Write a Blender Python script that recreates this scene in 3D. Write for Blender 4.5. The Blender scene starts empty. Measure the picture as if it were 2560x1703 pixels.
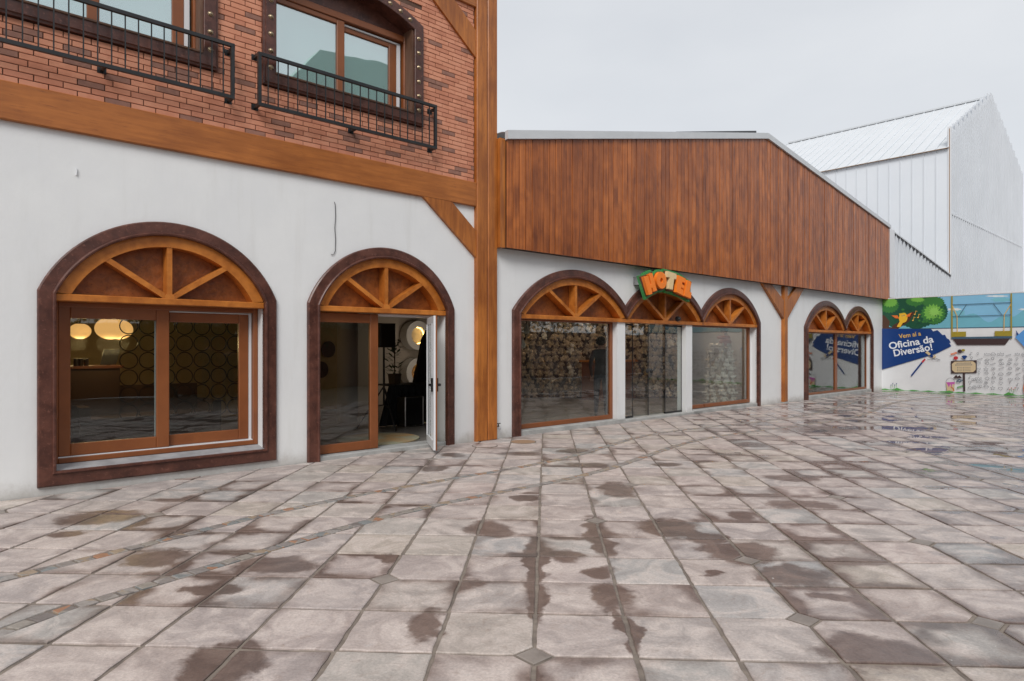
import bpy, math, random
from mathutils import Vector, Matrix
R = random.Random(7)
scn = bpy.context.scene
col = scn.collection
# ------------------------------------------------------------ camera, sky, sun, exposure
FPX, VX, HY, KD, EYE = 1654.0, 3080.0, 866.0, 21085.0, 1.6
cam = bpy.data.cameras.new('camera'); cam_o = bpy.data.objects.new('camera', cam); col.objects.link(cam_o)
cam_o.location = (0, 0, EYE); cam_o.rotation_euler = (math.radians(90), 0, 0)
cam.sensor_width = 36; cam.lens = FPX / 2560 * 36; cam.shift_y = (HY - 851.5) / 2560
cam.clip_start = .05; cam.clip_end = 2000
scn.camera = cam_o
SUN_EL, SUN_AZ = 42, 189     # degrees; azimuth measured clockwise from +Y
w = bpy.data.worlds.new('World'); scn.world = w; w.use_nodes = True
wn = w.node_tree; wn.nodes.clear()
def wnode(t, **k):
    n = wn.nodes.new(t)
    for a, b in k.items(): setattr(n, a, b)
    return n
wo = wnode('ShaderNodeOutputWorld'); bg = wnode('ShaderNodeBackground'); sky = wnode('ShaderNodeTexSky')
sky.sky_type = 'NISHITA'; sky.sun_disc = False
sky.sun_elevation = math.radians(SUN_EL); sky.sun_rotation = math.radians(SUN_AZ)
tc = wnode('ShaderNodeTexCoord'); mp = wnode('ShaderNodeMapping'); mp.inputs['Scale'].default_value = (1, 1, 2.6)
ns = wnode('ShaderNodeTexNoise'); ns.inputs['Scale'].default_value = 1.7; ns.inputs['Detail'].default_value = 7; ns.inputs['Roughness'].default_value = .48
cr = wnode('ShaderNodeValToRGB')
cr.color_ramp.elements[0].position = .3; cr.color_ramp.elements[0].color = (4.35, 4.53, 4.80, 1)
cr.color_ramp.elements[1].position = .72; cr.color_ramp.elements[1].color = (5.35, 5.47, 5.62, 1)
mx = wnode('ShaderNodeMixRGB'); mx.inputs[0].default_value = .93
wn.links.new(tc.outputs['Generated'], mp.inputs[0]); wn.links.new(mp.outputs[0], ns.inputs['Vector'])
wn.links.new(ns.outputs['Fac'], cr.inputs[0]); wn.links.new(sky.outputs[0], mx.inputs[1]); wn.links.new(cr.outputs[0], mx.inputs[2])
wn.links.new(mx.outputs[0], bg.inputs[0]); bg.inputs[1].default_value = .1
wn.links.new(bg.outputs[0], wo.inputs[0])
sl = bpy.data.lights.new('sun', 'SUN'); sl.energy = 1.5; sl.angle = math.radians(25); sl.color = (1, .97, .93)
so = bpy.data.objects.new('sun', sl); col.objects.link(so)
sd = Vector((math.sin(math.radians(SUN_AZ)) * math.cos(math.radians(SUN_EL)), math.cos(math.radians(SUN_AZ)) * math.cos(math.radians(SUN_EL)), math.sin(math.radians(SUN_EL))))
so.rotation_euler = sd.to_track_quat('Z', 'Y').to_euler(); so.location = (0, -10, 40)
scn.view_settings.view_transform = 'Standard'; scn.view_settings.look = 'None'
scn.view_settings.exposure = 0.6; scn.view_settings.gamma = 1; scn.view_settings.use_curve_mapping = False
scn.render.engine = 'CYCLES'
scn.cycles.max_bounces = 8; scn.cycles.transparent_max_bounces = 16; scn.cycles.glossy_bounces = 4; scn.cycles.caustics_reflective = False

# ------------------------------------------------------------ frames: F = along the facade (u), inward (y), up (z)
_d = ((VX - 1280) / FPX, 1.0); TH = math.atan2(_d[1], _d[0]); C, S = math.cos(TH), math.sin(TH)
P0 = (-1280 / FPX * KD / VX, KD / VX)
CU = -P0[0] * C - P0[1] * S; CY = P0[0] * S - P0[1] * C
def F2W(u, y, z=0): return Vector((P0[0] + u * C - y * S, P0[1] + u * S + y * C, z))
def W2F(x, y): x -= P0[0]; y -= P0[1]; return (x * C + y * S, -x * S + y * C)
def at(px, py, c=0.0):
    dx, dz = (px - 1280) / FPX, (HY - py) / FPX
    du, dv = dx * C + S, -dx * S + C
    t = (c - CY) / dv
    return (CU + t * du, EYE + t * dz)
def U(px, c=0.0): return at(px, 900, c)[0]
def Z(px, py, c=0.0): return at(px, py, c)[1]
UM = U(2205)                                   # plane of the mural hoarding
def at_m(px, py, um=UM):
    dx, dz = (px - 1280) / FPX, (HY - py) / FPX
    du, dv = dx * C + S, -dx * S + C
    t = (um - CU) / du
    return (-(CY + t * dv), EYE + t * dz)      # s (outward distance from the facade), z
def ray_depth(px, py, depth):                  # world point at a given depth from the camera
    return Vector(((px - 1280) / FPX * depth, depth, EYE + (HY - py) / FPX * depth))
def ground(px, py, z=0.0):
    Y = FPX * (EYE - z) / (py - HY); return ((px - 1280) / FPX * Y, Y)
def project(p):
    if p[1] < .2: return None
    return (1280 + FPX * p[0] / p[1], HY - FPX * (p[2] - EYE) / p[1])

# ------------------------------------------------------------ materials
def hexlin(r, g, b):
    f = lambda v: (v / 255 / 12.92) if v / 255 <= .04045 else ((v / 255 + .055) / 1.055) ** 2.4
    return (f(r), f(g), f(b))
class N:
    def __init__(s, name):
        s.m = bpy.data.materials.new(name); s.m.use_nodes = True; s.t = s.m.node_tree; s.t.nodes.clear()
        s.out = s.n('ShaderNodeOutputMaterial')
    def n(s, t, ins=None, **k):
        x = s.t.nodes.new(t)
        for a, b in k.items(): setattr(x, a, b)
        for a, b in (ins or {}).items(): s.put(x, a, b)
        return x
    def put(s, x, a, b):
        if isinstance(b, bpy.types.NodeSocket): s.t.links.new(b, x.inputs[a])
        else:
            if isinstance(b, tuple) and len(b) == 3 and x.inputs[a].type == 'RGBA': b = (*b, 1)
            x.inputs[a].default_value = b
    def math(s, op, a, b=0.0, c=None, clamp=False):
        x = s.n('ShaderNodeMath', {0: a, 1: b}, operation=op, use_clamp=clamp)
        if c is not None: s.put(x, 2, c)
        return x.outputs[0]
    def vm(s, op, a, b=None, out=0):
        x = s.n('ShaderNodeVectorMath', {0: a}, operation=op)
        if b is not None: s.put(x, 1, b)
        return x.outputs[out]
    def mix(s, f, a, b, mode='MIX'):
        return s.n('ShaderNodeMixRGB', {0: f, 1: a, 2: b}, blend_type=mode).outputs[0]
    def noise(s, vec, scale, detail=4, rough=.5, dist=0.0):
        return s.n('ShaderNodeTexNoise', {'Vector': vec, 'Scale': scale, 'Detail': detail, 'Roughness': rough, 'Distortion': dist}).outputs['Fac']
    def ramp(s, f, a, b, lo=0.0, hi=1.0):
        return s.n('ShaderNodeMapRange', {0: f, 1: a, 2: b, 3: lo, 4: hi}, interpolation_type='SMOOTHSTEP').outputs[0]
    def pos(s): return s.n('ShaderNodeNewGeometry').outputs['Position']
    def rnd(s): return s.n('ShaderNodeObjectInfo').outputs['Random']
    def bump(s, h, strength, dist): return s.n('ShaderNodeBump', {'Height': h, 'Strength': strength, 'Distance': dist}).outputs[0]
    def pbsdf(s, color, rough, normal=None, metallic=0.0, spec=.5, **k):
        b = s.n('ShaderNodeBsdfPrincipled', {'Base Color': color, 'Roughness': rough, 'Metallic': metallic, 'Specular IOR Level': spec})
        for a, v in k.items(): s.put(b, a.replace('_', ' '), v)
        if normal is not None: s.put(b, 'Normal', normal)
        s.t.links.new(b.outputs[0], s.out.inputs[0]); return b
def grain(name, c1, c2, stretch, scale=1.0, rough=.5, bump=.2, bd=.004, var=.0, r2=None, spec=.5, c3=None):
    """wood-like: fibres stretched along facade axis (1,0,0)=u, (0,0,1)=z, in object space of the facade frame"""
    m = N(name); p = m.n('ShaderNodeTexCoord').outputs['Object']
    rr = m.rnd()
    off = m.n('ShaderNodeCombineXYZ', {0: m.math('MULTIPLY', rr, 17.0), 1: m.math('MULTIPLY', rr, 31.0), 2: m.math('MULTIPLY', rr, 53.0)}).outputs[0]
    mv = m.n('ShaderNodeMapping', {'Vector': m.vm('ADD', p, off), 'Scale': stretch}).outputs[0]
    a = m.noise(mv, 6 * scale, 6, .6, .3); b = m.noise(m.vm('ADD', p, off), 1.3 * scale, 4, .55, .4)
    f = m.ramp(m.math('ADD', m.math('MULTIPLY', a, .55), m.math('MULTIPLY', b, .45)), .33, .68)
    c = m.mix(f, c1, c2)
    if c3: c = m.mix(m.ramp(m.noise(mv, 17 * scale, 3, .7), .56, .74, 0, .8), c, c3)
    if var: c = m.mix(1.0, c, m.n('ShaderNodeCombineColor', {0: m.math('MULTIPLY_ADD', rr, var, 1 - var / 2), 1: m.math('MULTIPLY_ADD', rr, var * 1.15, 1 - var * .57), 2: m.math('MULTIPLY_ADD', rr, var, 1 - var / 2)}).outputs[0], 'MULTIPLY')
    ro = m.math('MULTIPLY_ADD', b, .3, rough - .15) if r2 is None else m.ramp(a, .35, .65, rough, r2)
    m.pbsdf(c, ro, m.bump(a, bump, bd), spec=spec); return m.m
def plain(name, c1, c2=None, scale=3, rough=.5, bump=0, bscale=None, metallic=0, spec=.5, bd=.003):
    m = N(name); p = m.pos(); c = c1
    a = m.noise(p, scale, 5, .6)
    if c2: c = m.mix(m.ramp(a, .3, .7), c1, c2)
    nrm = m.bump(m.noise(p, bscale or scale * 8, 5, .65), bump, bd) if bump else None
    m.pbsdf(c, m.math('MULTIPLY_ADD', a, .12, rough - .06), nrm, metallic, spec); return m.m
def flat(name, c, rough=.45): return plain(name, c, tuple(v * .93 for v in c), 1.5, rough)
def emit(name, c, strength, base=None):
    m = N(name); m.pbsdf(base or c, .5, None, Emission_Color=c, Emission_Strength=strength); return m.m
def glass(name, tint, k=1.6, add=.02, refl=(1, 1, 1), dirt=.0):
    m = N(name)
    bf = m.n('ShaderNodeNewGeometry').outputs['Backfacing']
    fr = m.n('ShaderNodeFresnel', {'IOR': m.math('MULTIPLY_ADD', bf, 1 / 1.5 - 1.5, 1.5)}).outputs[0]     # thin pane: same reflectance from either side
    wav = m.bump(m.noise(m.n('ShaderNodeTexCoord').outputs['Object'], .9, 2, .4), .18, .02)
    fac = m.math('MULTIPLY_ADD', fr, k, add, clamp=True)
    t = m.n('ShaderNodeBsdfTransparent', {0: tint}); g = m.n('ShaderNodeBsdfGlossy', {0: refl, 'Roughness': .012, 'Normal': wav})
    x = m.n('ShaderNodeMixShader', {0: fac, 1: t.outputs[0], 2: g.outputs[0]})
    if dirt:
        d = m.n('ShaderNodeBsdfDiffuse', {0: (.7, .72, .72)})
        f2 = m.math('MULTIPLY', m.ramp(m.noise(m.pos(), 2.2, 6, .7), .35, .8), dirt)
        x = m.n('ShaderNodeMixShader', {0: f2, 1: x.outputs[0], 2: d.outputs[0]})
    m.t.links.new(x.outputs[0], m.out.inputs[0]); return m.m

M = {}
def plaster():
    m = N('white_plaster'); p = m.pos()
    a = m.noise(p, .7, 5, .6); st = m.noise(m.n('ShaderNodeMapping', {'Vector': p, 'Scale': (3.0, 3.0, .35)}).outputs[0], 1.3, 5, .65)
    z = m.n('ShaderNodeSeparateXYZ', {0: p}).outputs[2]
    c = m.mix(m.ramp(a, .3, .75), (.74, .75, .76), (.80, .81, .81))
    c = m.mix(m.ramp(st, .48, .78, 0, .26), c, (.58, .575, .55))
    low = m.math('MULTIPLY', m.ramp(m.math('ADD', z, m.math('MULTIPLY', m.noise(p, 6, 5, .7), .30)), .10, .38, .85, 0), 1.0)
    c = m.mix(low, c, (.44, .42, .39))
    h = m.math('ADD', m.noise(p, 26, 6, .7), m.math('MULTIPLY', m.noise(p, 3.2, 4, .5, .8), 1.4))
    m.pbsdf(c, .7, m.bump(h, .28, .007), spec=.3); return m.m
M['plaster'] = plaster()
M['beam'] = grain('orange_stained_beam', (.27, .082, .016), (.46, .155, .032), (.30, 1, 3.4), .9, .36, .2, .004, .10, c3=(.20, .06, .016))
M['post'] = grain('orange_stained_post', (.25, .073, .014), (.50, .17, .032), (3.2, 1, .35), .8, .36, .15, .003, .10, c3=(.22, .07, .018))
M['lun'] = grain('amber_wood', (.33, .095, .013), (.58, .20, .032), (1, 1, 1), 1.2, .4, .35, .004, .1)
M['lunp'] = grain('amber_panel_shaded', (.17, .048, .010), (.36, .11, .022), (1, 1, 1), 2.0, .42, .75, .012, .1, c3=(.13, .035, .012))  # darker amber: recess shade put into the panel's colour
M['dark'] = grain('dark_brown_surround', (.052, .018, .013), (.125, .046, .031), (.6, .6, .6), 2.4, .36, .6, .006, .05, c3=(.21, .09, .065))  # lighter flecks put highlights into the surround's colour
M['upvc'] = grain('brown_window_profile', (.20, .062, .020), (.265, .085, .026), (.3, 1, .3), 1.5, .33, .05, .002, .06)
M['reveal'] = grain('weathered_reveal', (.10, .05, .03), (.17, .09, .055), (2, 2, .3), 2, .55, .3, .004)
M['plank'] = grain('reddish_cladding', (.165, .040, .010), (.50, .148, .030), (4.6, 1, .07), 1.5, .42, .6, .005, .40, r2=.26, c3=(.54, .21, .075), spec=.42)
M['plank_gap'] = plain('cladding_backing', (.035, .016, .01), rough=.8)
M['flash'] = plain('white_flashing', (.60, .62, .64), (.55, .57, .59), 2, .35, .05)
M['black'] = plain('black_paint', (.012, .012, .013), (.02, .02, .021), 6, .38)
M['stud'] = plain('brass_stud', (.45, .36, .24), (.33, .25, .16), 30, .28, metallic=1)
M['white'] = plain('white_profile', (.72, .73, .75), rough=.35)
M['steel'] = plain('steel', (.5, .5, .5), (.35, .35, .35), 20, .3, metallic=1)
M['conc'] = plain('pale_concrete', (.42, .42, .41), (.31, .31, .30), 5, .7, .4, 40)
M['sill'] = plain('grey_sill', (.38, .38, .39), (.26, .26, .27), 6, .6, .3, 30)
M['br1'] = plain('orange_brick', (.66, .305, .195), (.58, .245, .15), 5, .75, .5, 60, spec=.25)
M['br2'] = plain('red_brick', (.58, .25, .16), (.50, .205, .125), 5, .75, .5, 60, spec=.25)
M['br3'] = plain('brown_brick', (.25, .13, .10), (.33, .17, .125), 9, .75, .5, 60, spec=.25)
M['mortar'] = plain('dark_mortar', (.085, .042, .028), (.13, .075, .052), 12, .9)
M['glass_dark'] = glass('window_glass', (.78, .82, .81), 1.35, .012)
M['glass_shop'] = glass('shop_glass', (.84, .87, .86), 1.55, .012, dirt=.025)
M['glass_door'] = glass('door_glass', (.80, .83, .82), 1.3, .01)
M['glass_up'] = glass('mint_mirror_glass', (.84, .97, .95), 1.3, .46, (.95, 1.0, .995))
M['blind'] = plain('mint_blind', (.62, .92, .86), (.58, .87, .81), 1, .7)
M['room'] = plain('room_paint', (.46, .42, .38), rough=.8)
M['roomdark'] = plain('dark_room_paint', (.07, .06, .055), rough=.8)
M['warm'] = plain('ochre_wall', (.48, .36, .17), (.40, .29, .13), 3, .8, .2)
M['roomfloor'] = plain('shop_floor', (.20, .185, .17), (.14, .13, .12), 3, .35)
M['mpanel'] = plain('white_metal_panel', (.76, .79, .83), (.73, .765, .81), .6, .38, spec=.5)
M['corr'] = plain('white_corrugated_sheet', (.70, .73, .765), (.66, .69, .725), .5, .42, spec=.5)
M['roofm'] = plain('white_metal_roof', (.66, .68, .70), (.62, .64, .66), .8, .4)
M['darktrim'] = plain('dark_closure', (.05, .05, .055), rough=.7)
M['rust'] = plain('rusty_edge', (.32, .2, .12), rough=.7)
M['fur'] = plain('beige_plush', (.42, .32, .22), (.32, .24, .165), 14, .95, .8, 90)
M['furw'] = plain('cream_plush', (.66, .60, .52), (.56, .50, .42), 14, .95, .8, 90)
M['eye'] = plain('black_nose', (.015, .012, .01), rough=.3)
M['red'] = plain('red_cloth', (.35, .02, .03), rough=.8)
M['pinkcloth'] = plain('pink_cloth', (.55, .28, .24), rough=.9)
M['bluecloth'] = plain('blue_cloth', (.16, .17, .36), rough=.9)
M['skin'] = plain('skin', (.42, .24, .17), rough=.5)
M['cloth_b'] = plain('black_cloth', (.016, .016, .018), rough=.9)
M['jeans'] = plain('dark_jeans', (.03, .034, .045), rough=.9)
M['shoe'] = plain('grey_shoe', (.12, .11, .10), rough=.7)
M['hair'] = plain('dark_hair', (.02, .014, .01), rough=.6)
M['leaf'] = plain('dark_leaf', (.035, .065, .02), (.06, .10, .035), 3, .5)
M['trunk'] = plain('bark', (.09, .065, .045), rough=.9, bump=.5)
M['tan'] = plain('tan_facade', (.40, .52, .49), rough=.8)
M['lamp'] = emit('lit_lamp_shade', (1, .50, .16), .80, (.55, .34, .12))
M['led'] = emit('led_strip', (1, .62, .16), 5.0)
M['rug'] = plain('tan_rug', (.42, .24, .09), (.28, .30, .22), 1.6, .95, .4)
M['counter'] = plain('dark_counter', (.07, .04, .025), rough=.5)
M['rbwood'] = plain('red_brown_counter', (.17, .06, .03), rough=.4)

# ------------------------------------------------------------ paving shader
PA, PB = .523, .538
AL = math.atan(85 / FPX); CA, SA = math.cos(AL), math.sin(AL)
_g = ground(1333, 1703); A0 = _g[0] * CA - _g[1] * SA; B0 = .37 * PB
def grid2w(a, b):
    a = a * PA + A0; b = b * PB + B0
    return (a * CA + b * SA, -a * SA + b * CA)
STAINS = [(170,1335,60,12),(250,1292,120,22),(395,1397,95,28),(530,1470,95,18),(700,1410,120,24),(963,1394,28,12),(1068,1562,60,45),
 (560,1660,130,60),(1340,1400,26,90),(1350,1500,30,60),(1405,1385,60,18),(1493,1425,48,18),(1497,1335,34,60),(1310,1246,38,10),(1543,1222,50,24),
 (1672,1162,42,6),(1085,1171,38,8),(1135,1138,30,5),(1225,1322,70,22),(1535,1491,75,45),(1570,1580,26,80),(1672,1320,90,30),
 (1858,1291,40,14),(1850,1380,110,30),(1772,1430,28,9),(1985,1440,120,34),(2084,1492,62,15),(2190,1630,170,50),(1300,1134,60,6),
 (1440,1128,60,8),(2050,1075,120,12),(1980,1195,80,9),(2010,1262,110,11),(1470,1163,60,7),(1760,1345,60,20),(1880,1112,50,8),(2080,1030,60,8)]
def paving(name, sheet=False):
    m = N(name); P = m.pos()
    xyz = m.n('ShaderNodeSeparateXYZ', {0: P}); X, Y = xyz.outputs[0], xyz.outputs[1]
    flatp = m.n('ShaderNodeCombineXYZ', {0: X, 1: Y, 2: 0.0}).outputs[0]
    a = m.math('DIVIDE', m.math('SUBTRACT', m.math('SUBTRACT', m.math('MULTIPLY', X, CA), m.math('MULTIPLY', Y, SA)), A0), PA)
    b = m.math('DIVIDE', m.math('SUBTRACT', m.math('ADD', m.math('MULTIPLY', X, SA), m.math('MULTIPLY', Y, CA)), B0), PB)
    cell = m.n('ShaderNodeCombineXYZ', {0: m.math('FLOOR', a), 1: m.math('FLOOR', b), 2: 0.0}).outputs[0]
    wn_ = m.n('ShaderNodeTexWhiteNoise', {'Vector': cell}, noise_dimensions='3D')
    r1 = wn_.outputs['Value']; r3 = m.n('ShaderNodeSeparateColor', {0: wn_.outputs['Color']})
    fa = m.math('FRACT', a); fb = m.math('FRACT', b)
    ea = m.math('MINIMUM', fa, m.math('SUBTRACT', 1.0, fa)); eb = m.math('MINIMUM', fb, m.math('SUBTRACT', 1.0, fb))
    edge = m.math('MINIMUM', ea, eb)
    off = m.vm('ADD', flatp, m.vm('MULTIPLY', wn_.outputs['Color'], (40., 40., 40.)))      # mottling that changes from stone to stone
    n1 = m.noise(off, 3.0, 6, .62, 1.2); n2 = m.noise(off, 8, 6, .68, 2.0); n3 = m.noise(flatp, 60, 4, .7)
    c = m.n('ShaderNodeValToRGB'); e = c.color_ramp.elements
    e[0].position = 0; e[0].color = (.46, .375, .345, 1); e[1].position = 1; e[1].color = (.42, .345, .315, 1)
    for p_, q in ((.2, (.39, .345, .33, 1)), (.4, (.46, .395, .335, 1)), (.55, (.37, .365, .36, 1)), (.7, (.48, .405, .37, 1)), (.85, (.38, .325, .31, 1))):
        x = e.new(p_); x.color = q
    m.put(c, 0, r1); base = c.outputs[0]
    base = m.mix(m.ramp(n1, .40, .68, 0, .75), base, (.66, .575, .525))
    base = m.mix(m.ramp(n1, .30, .50, .5, 0), base, (.29, .25, .235))
    base = m.mix(m.ramp(n2, .52, .75, 0, .5), base, (.30, .225, .185))
    base = m.mix(m.ramp(n2, .25, .42, .4, 0), base, (.46, .45, .44))
    fine = m.ramp(n3, .3, .7, .86, 1.12)
    base = m.mix(1.0, base, m.n('ShaderNodeCombineColor', {0: fine, 1: fine, 2: fine}).outputs[0], 'MULTIPLY')
    # dampness: drying from the middle of each stone, wetter at joints and towards the square (+X)
    warp = m.vm('ADD', flatp, m.vm('MULTIPLY', m.vm('SUBTRACT', m.n('ShaderNodeTexNoise', {'Vector': flatp, 'Scale': 3.5, 'Detail': 4.0}).outputs['Color'], (.5, .5, .5)), (.35, .35, 0.)))
    big = m.noise(flatp, .55, 3, .5); med = m.noise(warp, 1.5, 4, .5); stone = m.noise(m.vm('ADD', warp, m.vm('MULTIPLY', wn_.outputs['Color'], (9., 9., 9.))), 2.6, 3, .45)
    east = m.ramp(X, .5, 7.0)
    en = m.math('ADD', edge, m.math('MULTIPLY', m.math('SUBTRACT', stone, .5), .62))
    inner = m.ramp(en, -.02, .34)                                   # 0 at the joints, 1 in the middle of the stone
    wet = m.math('ADD', m.math('MULTIPLY', med, .42), m.math('MULTIPLY', big, .42))
    wet = m.math('ADD', wet, m.math('MULTIPLY', inner, -.20))
    wet = m.math('ADD', wet, m.math('MULTIPLY', east, .095))
    wet = m.math('ADD', wet, m.math('MULTIPLY', m.math('SUBTRACT', r3.outputs[1], .5), .17))
    wetm = m.math('MAXIMUM', m.ramp(wet, .465, .495), m.ramp(wet, .41, .50, 0, .8))
    st = None
    for (sx, sy, rx, ry) in STAINS:
        x0, y0 = ground(sx, sy); wx = rx / FPX * y0; wy = ry * y0 * y0 / (FPX * EYE)
        v = m.vm('MULTIPLY', m.vm('SUBTRACT', warp, (x0, y0, 0.)), (1 / wx, 1 / wy, 0.))
        L_ = m.vm('LENGTH', v, out=1)
        st = L_ if st is None else m.math('MINIMUM', st, L_)
    stm = m.ramp(m.math('ADD', st, m.math('MULTIPLY', m.math('SUBTRACT', n2, .5), .7)), .68, 1.04, 1, 0)
    wetm = m.math('MAXIMUM', wetm, stm)
    # standing water: only in the dips on the square side
    pud = m.math('ADD', m.math('MULTIPLY', med, .6), m.math('MULTIPLY', m.noise(m.n('ShaderNodeMapping', {'Vector': flatp, 'Scale': (.7, 1.3, 1.)}).outputs[0], 1.1, 3, .5), .55))
    pud = m.math('ADD', pud, m.math('MULTIPLY', m.ramp(X, 2.0, 9.0), .13))
    pudm = m.math('MULTIPLY', m.ramp(pud, .70, .74), m.ramp(X, 1.0, 5.0))
    damp = m.ramp(wet, .32, .47, 0, .64)
    colr = m.mix(damp, base, m.mix(1.0, base, m.mix(east, (.60, .54, .515), (.60, .585, .62)), 'MULTIPLY'))  # damp darkening; bluish sky reflection painted in on the square side
    ec = m.mix(east, (.31, .25, .225), (.50, .46, .47))  # wet stone kept lighter towards the square, sky reflection in the colour
    colr = m.mix(m.math('MULTIPLY', wetm, .95), colr, m.mix(1.0, base, ec, 'MULTIPLY'))
    colr = m.mix(pudm, colr, m.mix(1.0, base, (.52, .50, .52), 'MULTIPLY'))
    rough = m.ramp(n2, .3, .7, .50, .66)
    rough = m.math('MULTIPLY', rough, m.math('MULTIPLY_ADD', wetm, -.42, 1.0))
    rough = m.math('MULTIPLY', rough, m.math('MULTIPLY_ADD', m.math('MULTIPLY', east, damp), -.55, 1.0))
    rough = m.n('ShaderNodeMix', {0: pudm, 2: rough, 3: .02}, data_type='FLOAT').outputs[0]
    speck = m.ramp(m.noise(flatp, 22, 2, .5), .76, .79)
    colr = m.mix(speck, colr, (.62, .60, .56))
    h = m.math('ADD', m.math('MULTIPLY', n2, 1.3), m.math('MULTIPLY', n3, .35))
    if sheet:
        jm = m.ramp(edge, .02, .03); colr = m.mix(jm, (.15, .125, .105), colr)
        h = m.math('MULTIPLY', h, jm)
    bstr = m.math('MULTIPLY', m.math('SUBTRACT', 1.0, m.math('MAXIMUM', pudm, m.math('MULTIPLY', wetm, .55))), .38)
    nrm = m.n('ShaderNodeBump', {'Height': h, 'Strength': bstr, 'Distance': .010}).outputs[0]
    m.pbsdf(colr, rough, nrm, spec=.5); return m.m
M['stone'] = paving('flagstone'); M['sheet'] = paving('paved_square', True)
M['grout'] = plain('grout', (.27, .225, .185), (.16, .132, .112), 7, .85, .5, 50)
def cobm():
    m = N('sett_stone'); P = m.pos(); r = m.rnd()
    c = m.n('ShaderNodeValToRGB'); e = c.color_ramp.elements; c.color_ramp.interpolation = 'CONSTANT'
    e[0].color = (.27, .24, .225, 1); e[1].position = .94; e[1].color = (.38, .19, .11, 1)
    for p_, q in ((.2, (.32, .285, .25, 1)), (.4, (.235, .25, .25, 1)), (.55, (.36, .27, .19, 1)), (.68, (.20, .175, .165, 1)), (.78, (.34, .31, .29, 1))):
        x = e.new(p_); x.color = q
    cell = m.n('ShaderNodeTexWhiteNoise', {'Vector': m.vm('SNAP', P, (.16, .16, 5.))}).outputs['Value']
    m.put(c, 0, m.math('FRACT', m.math('ADD', r, cell)))
    n = m.noise(P, 25, 5, .7); cc = m.mix(m.ramp(n, .35, .75, 0, .45), c.outputs[0], (.10, .085, .075))
    m.pbsdf(cc, .5, m.bump(n, .5, .006)); return m.m
M['cobble'] = cobm()
M['inlay'] = plain('inlay_stone', (.20, .17, .15), (.30, .26, .23), 5, .5, .4, 30)

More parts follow.
